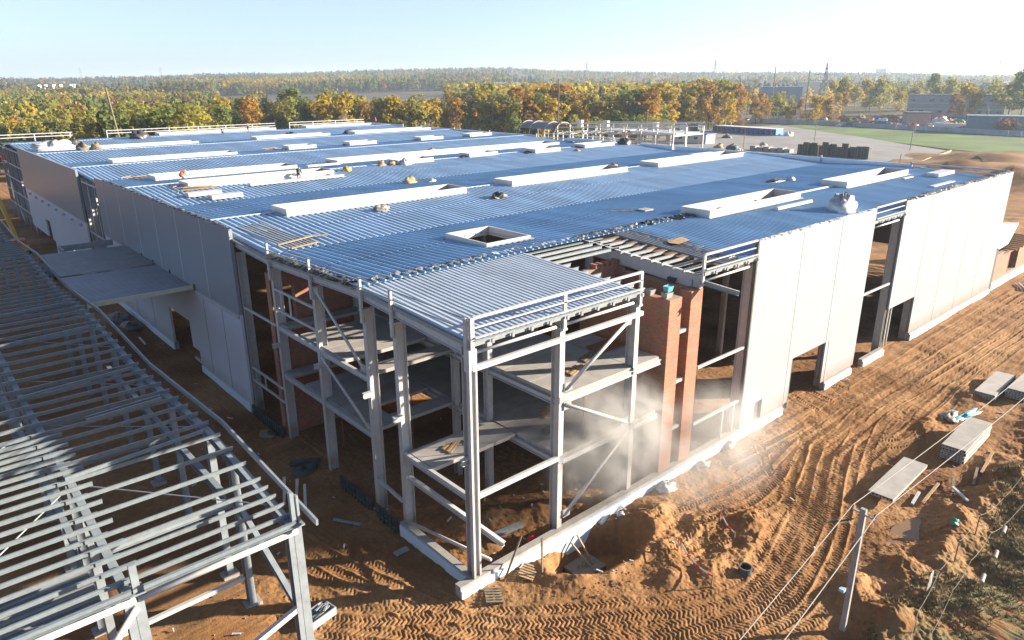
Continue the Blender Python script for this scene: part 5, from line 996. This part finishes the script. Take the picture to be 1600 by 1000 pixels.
pole(sv(1101, 262), 9, 'thin timber post on the yard by the white shed', arm=False, r=.12); pole(sv(1017, 262), 13.5, 'thin white post behind the white frames', arm=False, r=.14)
pole(sv(1174, 268), 6.5, 'short timber post at the rear parapet, left one', arm=False, r=.16, m=WOOD); pole(sv(1295, 200), 8.5, 'short timber post at the rear parapet, middle one', arm=False, r=.13, m=WOOD); pole(sv(1430, 148), 11.5, 'short timber post at the rear parapet, right one', arm=False, r=.1, m=WOOD)
def pylon(p, h, label):
    t = thing('lattice_pylon', label, 'pylon', tuple(p)); b = h*.09; m = MB(); r = h*.0055
    cn = lambda z: [(sx*b*(1-.93*z), sy*b*(1-.93*z), h*z) for sx, sy in ((1, 1), (-1, 1), (-1, -1), (1, -1))]
    lv = [0, .18, .34, .48, .6, .7, .78, .85, .92, 1]
    for k in range(4): MB().tube(cn(0)[k], cn(1)[k], r, r*.7, 5).build('leg', STEEL2, t)
    for z0, z1 in zip(lv[:-1], lv[1:]):
        A, B = cn(z0), cn(z1)
        for k in range(4): m.tube(A[k], B[(k+1) % 4], r*.6, None, 4).tube(A[(k+1) % 4], B[k], r*.6, None, 4)
    stuff(m.build('lattice_bracing', STEEL2, t))
    for z, w in ((.66, .12), (.78, .15), (.9, .1)): MB().bar((-w*h, w*h, h*z), (w*h, -w*h, h*z), r*1.6, r*1.6).build('crossarm', STEEL2, t)
for u, d, h, lab in ((1292, 560, 34, 'lattice pylon behind the orange thicket, nearest of the pylons'), (1118, 1500, 52, 'far lattice pylon above the right end of the grove'), (918, 1500, 47, 'far lattice pylon above the middle of the grove'), (130, 2500, 44, 'far lattice pylon on the left skyline'), (255, 2500, 42, 'faint lattice pylon right of the timber mast on the skyline'), (1560, 2400, 60, 'faint lattice pylon near the right edge of the skyline')):
    pylon(sv(u, d, -.7+(float(hill_z(np.array([u]), np.array([d]))[0]) if d > 900 else 0)), h, lab)
pole(sv(1212, 640), 33, 'tall dark pole above the orange thicket, left one', r=.5, m=WOODD); pole(sv(1266, 600), 31, 'tall dark pole above the orange thicket, right one', r=.5, m=WOODD)
for k, z in enumerate((17.5, 20.2, 23.2)): wire(sv(620, 300, z+1), sv(1180, 262, z), 2.2, 'power_line', ['lowest', 'middle', 'highest'][k]+' power line crossing before the grove', .05, 16, STEEL)
# ---------------------------------------------------------------- rear gallery frames behind the roof
GF = thing('gallery_frame', 'white steel gallery frame with guard rails behind the rear parapet', 'steel frame')
for x in (100, 104, 110):
    for y in np.arange(62.5, 95, 4.0): MB().bar((x, y, -.5), (x, y, 14.6-.03*(y-62)), .22, .22).build('post', STEEL, GF)
    for z in (15.1, 14.3, 13.2, 11.6): MB().bar((x, 62.5, z+.2), (x, 94, z-.9), .16, .16).build('rail', STEEL, GF)
for y in np.arange(62.5, 95, 4.0): MB().bar((100, y, 13.1-.03*(y-62)), (110, y, 13.1-.03*(y-62)), .2, .24).build('cross_beam', STEEL, GF)
for a, b in ((62.6, 74), (76, 82)): MB().box(101, 109, a, b, 13.2, 13.5).build('roof_panel', CURB, GF)
for x, y in ((105, 84), (107, 72), (103, 90)): MB().box(x, x+.8, y, y+1.2, 13.4, 15.0).build('vent_box', CURB, GF)
BV = thing('barrel_vault', 'curved steel barrel vault covered in grey sheet behind the rear parapet', 'steel frame')
for y in (95.5, 99, 104, 107.6):
    q = [(100+3.2-3.2*math.cos(a), y, 11.4+2.9*math.sin(a)) for a in np.linspace(0, math.pi, 13)]; MB().path([(100, y, -.5)]+q+[(106.4, y, -.5)], .09, 6).build('arch', STEEL, BV)
v = MB(); an = np.linspace(.5, math.pi-.3, 14)
v.add([(103.2-3.1*math.cos(a), y, 11.4+2.8*math.sin(a)) for a in an for y in (97, 107.5)], [(2*i, 2*i+2, 2*i+3, 2*i+1) for i in range(13)]).build('vault_sheet', DECK2, BV)
SF = thing('scaffold_frame', 'small white frame with rails standing at the rear parapet gap', 'steel frame')
for y in np.arange(58, 78.1, 2.5): MB().bar((80, y, 9), (80, y, 14.1), .16, .16).build('post', STEEL, SF)
for z in (13.9, 13.2): MB().bar((80, 58, z), (80, 78, z), .14, .14).build('rail', STEEL, SF)
# ---------------------------------------------------------------- yard: cabins, sheds, formwork stacks
def cabin(p, rz, m, label, L=6, w=2.45, h=2.75, group=None):
    t = thing('site_cabin', label, 'cabin', tuple(p), rz, group); MB().box(0, L, 0, w, .1, h).build('body', m, t); MB().box(-.05, L+.05, -.05, w+.05, h, h+.12).build('roof', WHITE if m is not WHITE else BLUE, t)
    MB().box(-.03, 0, .5, 1.3, .2, 2.2).build('door', DARKIN, t); MB().box(-.03, 0, 1.5, 2.1, 1.2, 2.0).build('window', GLASS, t)
for k in range(13):
    m = [BLUE, mat('sand_cabin', (.22, .2, .13), .6), BLUE, BLUE, BLUE, BLUE, mat('lilac_cabin', (.2, .2, .32), .6), BLUE, BLUE, BLUE, BLUE, BLUE, BLUEL][k]
    cabin((287-.4*k, 174-2.75*k, -.45), 0, m, ['leftmost dark blue cabin of the long row', 'sand coloured cabin in the blue row', 'third cabin of the blue row', 'fourth cabin of the blue row', 'fifth cabin of the blue row', 'sixth cabin of the blue row', 'lilac cabin in the blue row', 'blue cabin right of the lilac one', 'second blue cabin right of the lilac one', 'third blue cabin right of the lilac one', 'fourth blue cabin right of the lilac one', 'last but one cabin at the right end of the row', 'bright blue cabin at the right end of the row'][k], group='row of site cabins')
for k, (x, y, m, lab) in enumerate(((268, 197, mat('grey_cabin', (.25, .25, .24), .6), 'grey container left of the blue cabins, first'), (271, 191, WHITE, 'white container left of the blue cabins, second'), (274, 186, WHITE, 'white container left of the blue cabins, third'), (283, 182, mat('green_cabin', (.12, .16, .14), .6), 'grey green container beside the white ones'), (262, 200, BLUEL, 'small blue container behind the white frame'))): cabin((x, y, -.45), 0, m, lab, 6, 4.2, 3.2)
WS = thing('white_shed', 'low white shed with dark roof edge on the yard behind the roof', 'shed', (226, 139, -.45)); MB().box(0, 6, 0, 19, 0, 3.4).build('wall', WHITE, WS); MB().box(-.3, 6.3, -.3, 19.3, 3.4, 3.8).build('roof', BLUE, WS)
for k in range(4): MB().box(-.04, 0, 4+3.6*k, 5.6+3.6*k, 1.2, 2.4).build('window', YELLOW if k % 2 else GLASS, WS)
r_ = random.Random(9)
for k in range(11):
    x, y = 214+.6*(k % 3), 72+2.15*k; t = thing('formwork_stack', f'dark formwork frame stack, number {["one", "two", "three", "four", "five", "six", "seven", "eight", "nine", "ten", "eleven"][k]} from the right in the yard row', 'formwork', (x, y, -.45), group='formwork stacks in the yard'); h = 3.2+r_.random()*1.4
    for j in range(4): MB().box(.5*j, .5*j+.34, 0, 2.08, 0, h-.15*j).build('panel', DARKF, t)
    for j in range(2): MB().box(-.06, 0, .3+1.2*j, .45+1.2*j, 0, h).build('rib', WOODD, t)
for k in range(4):
    t = thing('formwork_stack', f'dark formwork frame behind the far right roof corner, {["first", "second", "third", "fourth"][k]} from the right', 'formwork', (150+1.2*k, 35+1.5*k, -.45), group='formwork behind the roof corner')
    MB().box(0, 1, 0, 1.2, 0, 5.2).build('panel', DARKF, t); MB().box(-.08, 0, .5, .7, 0, 5.3).build('rib', WOODD, t)
for k in range(6): tag(MB().box(0, 3, 0, 2.0, 0, 1.2+.3*(k % 2)).build('block_row', CONC, None), f'pale concrete block {["one", "two", "three", "four", "five", "six"][k]} of the row left of the formwork', 'block', 'concrete blocks in the yard').location = (216, 99+2.6*k, -.45)
for k, (x, y, s, m, lab) in enumerate(((205, 112, 1.2, FILM, 'pale heap on the yard by the timber post'), (212, 118, 1.5, DARKF, 'dark heap on the yard beside the pale heap'), (258, 150, 1.4, DARKF, 'small machine heap before the blue cabins'), (232, 118, 1.2, CONC, 'grey pipe heap in the middle of the yard'), (288, 138, 1.5, WHITE, 'white heap right of the bright blue cabin'), (215, 126, 1.2, WOOD, 'timber heap at the left of the yard'))): heap('yard_heap', x, y, -.45, s*1.6, s*1.2, s, m, lab, 'heap', 120+k)
HB = thing('batter_board', 'row of pale timber boards along the yard edge by the soil bank', 'timber boards', (0, 0, 0))
for k in range(8): a = Vector((199+7.6*k, 55.5+1.0*k, -.3)); MB().bar(a, a+Vector((7.2, .95, .15*(k % 2))), .25, .6).build('board', WOOD, HB)
# ---------------------------------------------------------------- concrete wall, scrap yard, buildings
CWL = thing('concrete_wall', 'long pale blue concrete panel wall beyond the meadow', 'wall')
wp = [sv(1180, 448), sv(1300, 433), sv(1400, 414), sv(1480, 401), sv(1640, 380)]; m_ = mat('pale_blue_concrete', (.30, .37, .44), .8, 0, .2, .2); wc = MB().box(0, 1, -.1, .1, 0, 2.3).mesh('panel', m_)
for a, b in zip(wp[:-1], wp[1:]):
    n = int((b-a).length/5); d = (b-a)/n
    for k in range(n): p = a+d*k; o = link('wall_panel', wc, CWL, tuple(p), math.atan2(d.y, d.x), (d.length*.985, 1, 1))
def building(name, label, u0, u1, d, h, m, rows, roof=None, dep=14, dz=0, cols=10):
    a, b = sv(u0, d), sv(u1, d*1.005); L = (b-a).length; t = thing(name, label, 'building', (a.x, a.y, -.7+dz), math.atan2(b.y-a.y, b.x-a.x))
    MB().box(0, L, 0, dep, 0, h).build('wall', m, t); MB().box(-.4, L+.4, -.4, dep+.4, h, h+.5).build('roof', roof or m, t)
    for z in rows:
        for k in range(cols):
            if (k*7+int(z)) % 4 == 0: continue
            x = L*(k+.3)/cols; w = MB().box(x, x+L/cols*.45, -.06, .1, z, z+1.5).build('window', GLASS, t); MB().box(x-.1, x+L/cols*.45+.1, -.16, 0, z-.2, z-.05).build('sill', WHITE, w)
    return t, L
t, L = building('office_block', 'long two-storey grey panel building behind the scrap yard', 1427, 1582, 560, 13.2, mat('grey_blue_panel', (.26, .30, .34), .75, 0, .12, .3), (2.2, 9.2), mat('roof_felt', (.08, .08, .085), .9))
for k in range(1, 9): MB().box(L*k/9-.08, L*k/9+.08, -.12, 0, 4.6, 13.1).build('panel_joint', CONC, t)
for z in (4.5, 8.0): MB().box(0, L, -.14, 0, z, z+.25).build('string_course', WHITE, t)
building('brick_shed', 'small white and pink shed standing in the scrap yard', 1428, 1468, 425, 7.2, mat('pinkish_white', (.32, .27, .25), .8), (), mat('roof_felt', (.08, .08, .085)), 9)
building('metal_hangar', 'long blue grey metal hangar behind the wall at the right edge', 1527, 1640, 400, 7.2, mat('blue_grey_metal', (.17, .22, .28), .6), (), None, 12)
building('white_works', 'low white factory hall seen through the trees, left one', 712, 770, 900, 17, WHITE, (8,), mat('roof_felt', (.08, .08, .085)), 40, 0, 8); building('white_works', 'bright white flat hall beyond the tree row', 778, 815, 960, 20, WHITE, (), None, 40); building('white_works', 'white hall half hidden by the grove', 862, 892, 780, 19.5, WHITE, (), None, 30)
building('blue_hall', 'flat dark blue hall beyond the orange thicket', 1195, 1258, 720, 16, mat('blue_grey_metal', (.17, .22, .28)), (), BLUE, 40); building('white_works', 'small white hall beyond the thicket', 1258, 1284, 780, 20, WHITE, (), None, 20)
for u in (1377, 1388): building('tower_block', 'pale tower block on the far skyline, '+('left' if u == 1377 else 'right')+' of the pair', u-3.5, u+3.5, 3000, 30, mat('hazy_white', (.3, .33, .36), .8), (8, 14, 20), None, 15, 24, 4)
building('blue_depot', 'blue fenced depot at the left edge among trees', 20, 72, 440, 5.5, BLUEL, (), None, 8); building('farmhouse', 'small white house on the bare field', 662, 672, 640, 6, WHITE, (), mat('dark_roof', (.04, .05, .08), .8), 8); building('farmhouse', 'small red roofed house on the bare field', 678, 685, 650, 6, mat('red_roof', (.2, .06, .04), .8), (), None, 8)
for k, u in enumerate((62, 72, 85, 96, 112, 118)): building('village_house', ['leftmost small house on the left hillside', 'second small house on the left hillside', 'third small house on the left hillside', 'fourth small house on the left hillside', 'fifth small house on the left hillside', 'rightmost small house on the left hillside'][k], u-2.5, u+2.5, 1350+40*k, 7, WHITE, (), mat('red_roof', (.2, .06, .04)), 8, 12.0)
def vehicle(p, rz, m, label, kind='car'):
    t = thing('parked_'+kind, label, kind, tuple(p), rz, 'vehicles around the site'); big = kind == 'truck'; L, h = (8, 2.9) if big else (4.4, .8)
    MB().box(-L/2, L/2, -1.0, 1.0, .45, h).build('body', m, t)
    if big: MB().box(L/2, L/2+1.9, -1, 1, .5, 2.5).build('cab', WHITE, t)
    else: MB().add([(-1.6, -.85, .8), (1.2, -.85, .8), (1.2, .85, .8), (-1.6, .85, .8), (-1.2, -.75, 1.45), (.5, -.75, 1.45), (.5, .75, 1.45), (-1.2, .75, 1.45)], [(4, 5, 6, 7), (0, 1, 5, 4), (1, 2, 6, 5), (2, 3, 7, 6), (3, 0, 4, 7)]).build('cabin', GLASS, t)
    for x in (-L*.32, L*.32):
        for y in (-.85, .85): MB().tube((x, y-.12, .36), (x, y+.12, .36), .36 if not big else .5, None, 10).build('wheel', RUBBER, t)
vehicle(sv(108, 400), 1, WHITE, 'white car parked among trees at the left, left one'); vehicle(sv(101, 395), .6, WHITE, 'white car parked among trees at the left, right one'); vehicle(sv(91, 405), .8, DARKF, 'dark car parked among trees at the left'); vehicle(sv(1176, 470), .2, WHITE, 'white car at the left end of the concrete wall'); vehicle(sv(1188, 480), .4, WHITE, 'second white car behind the left end of the wall')
vehicle(sv(1243, 470), 2.2, WHITE, 'white van cab behind the concrete wall by the dark barn', 'truck'); vehicle(sv(1385, 432), 2.0, BLUE, 'blue truck in the scrap yard', 'truck'); vehicle(sv(1490, 425), 1.9, WHITE, 'white trailer in the scrap yard beside the hangar', 'truck'); vehicle(sv(1512, 422), 1.9, WHITE, 'pale trailer next to the hangar', 'truck')
building('dark_barn', 'dark round-roofed barn between the birches at the wall', 1234, 1252, 490, 7, DARKIN, (), DARKF, 10)
r_ = random.Random(21); SC = [(RUST, 'rusty'), (DARKF, 'dark'), (mat('tan_scrap', (.16, .11, .07), .9), 'tan'), (BLUE, 'blue'), (CONC, 'grey'), (WHITE, 'white'), (GREEN, 'green'), (ORANGE, 'orange')]
cn_ = {}
for k in range(46):
    u = 1296+229*(k+r_.random())/46; d = r_.uniform(412, 520); m, w = r_.choice(SC); s = r_.uniform(1.3, 3.2); p = sv(u, d); cn_[w] = cn_.get(w, 0)+1
    heap('scrap_heap', p.x, p.y, -.7, s*1.5, s, s*.85, m, f'{ORD[cn_[w]-1]} {w} heap from the left in the scrap yard behind the wall', 'scrap heap', 200+k, 'heaps in the scrap yard', r_.uniform(0, 3))
# ================================================================ air: haze round everything, dust at the brick pillars
def haze():
    o = MB().box(-9400, 9400, -9400, 9400, -6, 98).build('haze', None, None); m = bpy.data.materials.new('haze_air'); m.use_nodes = True; nt = m.node_tree
    for n in list(nt.nodes):
        if n.type != 'OUTPUT_MATERIAL': nt.nodes.remove(n)
    v = nt.nodes.new('ShaderNodeVolumePrincipled'); v.inputs['Color'].default_value = (.66, .82, 1.0, 1); v.inputs['Density'].default_value = .00016; v.inputs['Anisotropy'].default_value = .25
    nt.links.new(v.outputs[0], nt.nodes['Material Output'].inputs['Volume']); o.data.materials.append(m); stuff(o)
haze()
def dust(name, c, r, dens, seed, scale, label=None):
    b = MB(); b.box(-1, 1, -1, 1, -1, 1); o = b.build(name, None, None); o.location = c; o.scale = r
    m = bpy.data.materials.new(name); m.use_nodes = True; nt = m.node_tree; N = nt.nodes; L = nt.links
    for n in list(N):
        if n.type != 'OUTPUT_MATERIAL': N.remove(n)
    tc = N.new('ShaderNodeTexCoord'); ln = N.new('ShaderNodeVectorMath'); ln.operation = 'LENGTH'; L.new(tc.outputs['Object'], ln.inputs[0])
    fo = N.new('ShaderNodeMapRange'); fo.interpolation_type = 'SMOOTHSTEP'; L.new(ln.outputs['Value'], fo.inputs[0]); fo.inputs[1].default_value = 1.0; fo.inputs[2].default_value = .15; fo.inputs[3].default_value = 0; fo.inputs[4].default_value = 1
    ge = N.new('ShaderNodeNewGeometry'); nz = N.new('ShaderNodeTexNoise'); nz.noise_dimensions = '4D'; nz.inputs['W'].default_value = seed; nz.inputs['Scale'].default_value = scale; nz.inputs['Detail'].default_value = 5; nz.inputs['Roughness'].default_value = .6; nz.inputs['Distortion'].default_value = .8; L.new(ge.outputs['Position'], nz.inputs['Vector'])
    mr = N.new('ShaderNodeMapRange'); L.new(nz.outputs['Fac'], mr.inputs[0]); mr.inputs[1].default_value = .42; mr.inputs[2].default_value = .72; mr.inputs[3].default_value = .06; mr.inputs[4].default_value = 1
    a = N.new('ShaderNodeMath'); a.operation = 'MULTIPLY'; L.new(fo.outputs[0], a.inputs[0]); L.new(mr.outputs[0], a.inputs[1]); d = N.new('ShaderNodeMath'); d.operation = 'MULTIPLY'; L.new(a.outputs[0], d.inputs[0]); d.inputs[1].default_value = dens
    v = N.new('ShaderNodeVolumePrincipled'); v.inputs['Color'].default_value = (.97, .97, .98, 1); v.inputs['Anisotropy'].default_value = .3; L.new(d.outputs[0], v.inputs['Density'])
    L.new(v.outputs[0], N['Material Output'].inputs['Volume']); o.data.materials.append(m); o.visible_shadow = True; return stuff(o)
dust('dust_cloud', (10.8, .7, 3.9), (5.6, 3.6, 4.3), 3.0, 1.0, .55)
dust('dust_veil', (17.5, -2.2, 2.2), (8.5, 5.0, 4.2), .40, 4.0, .3)
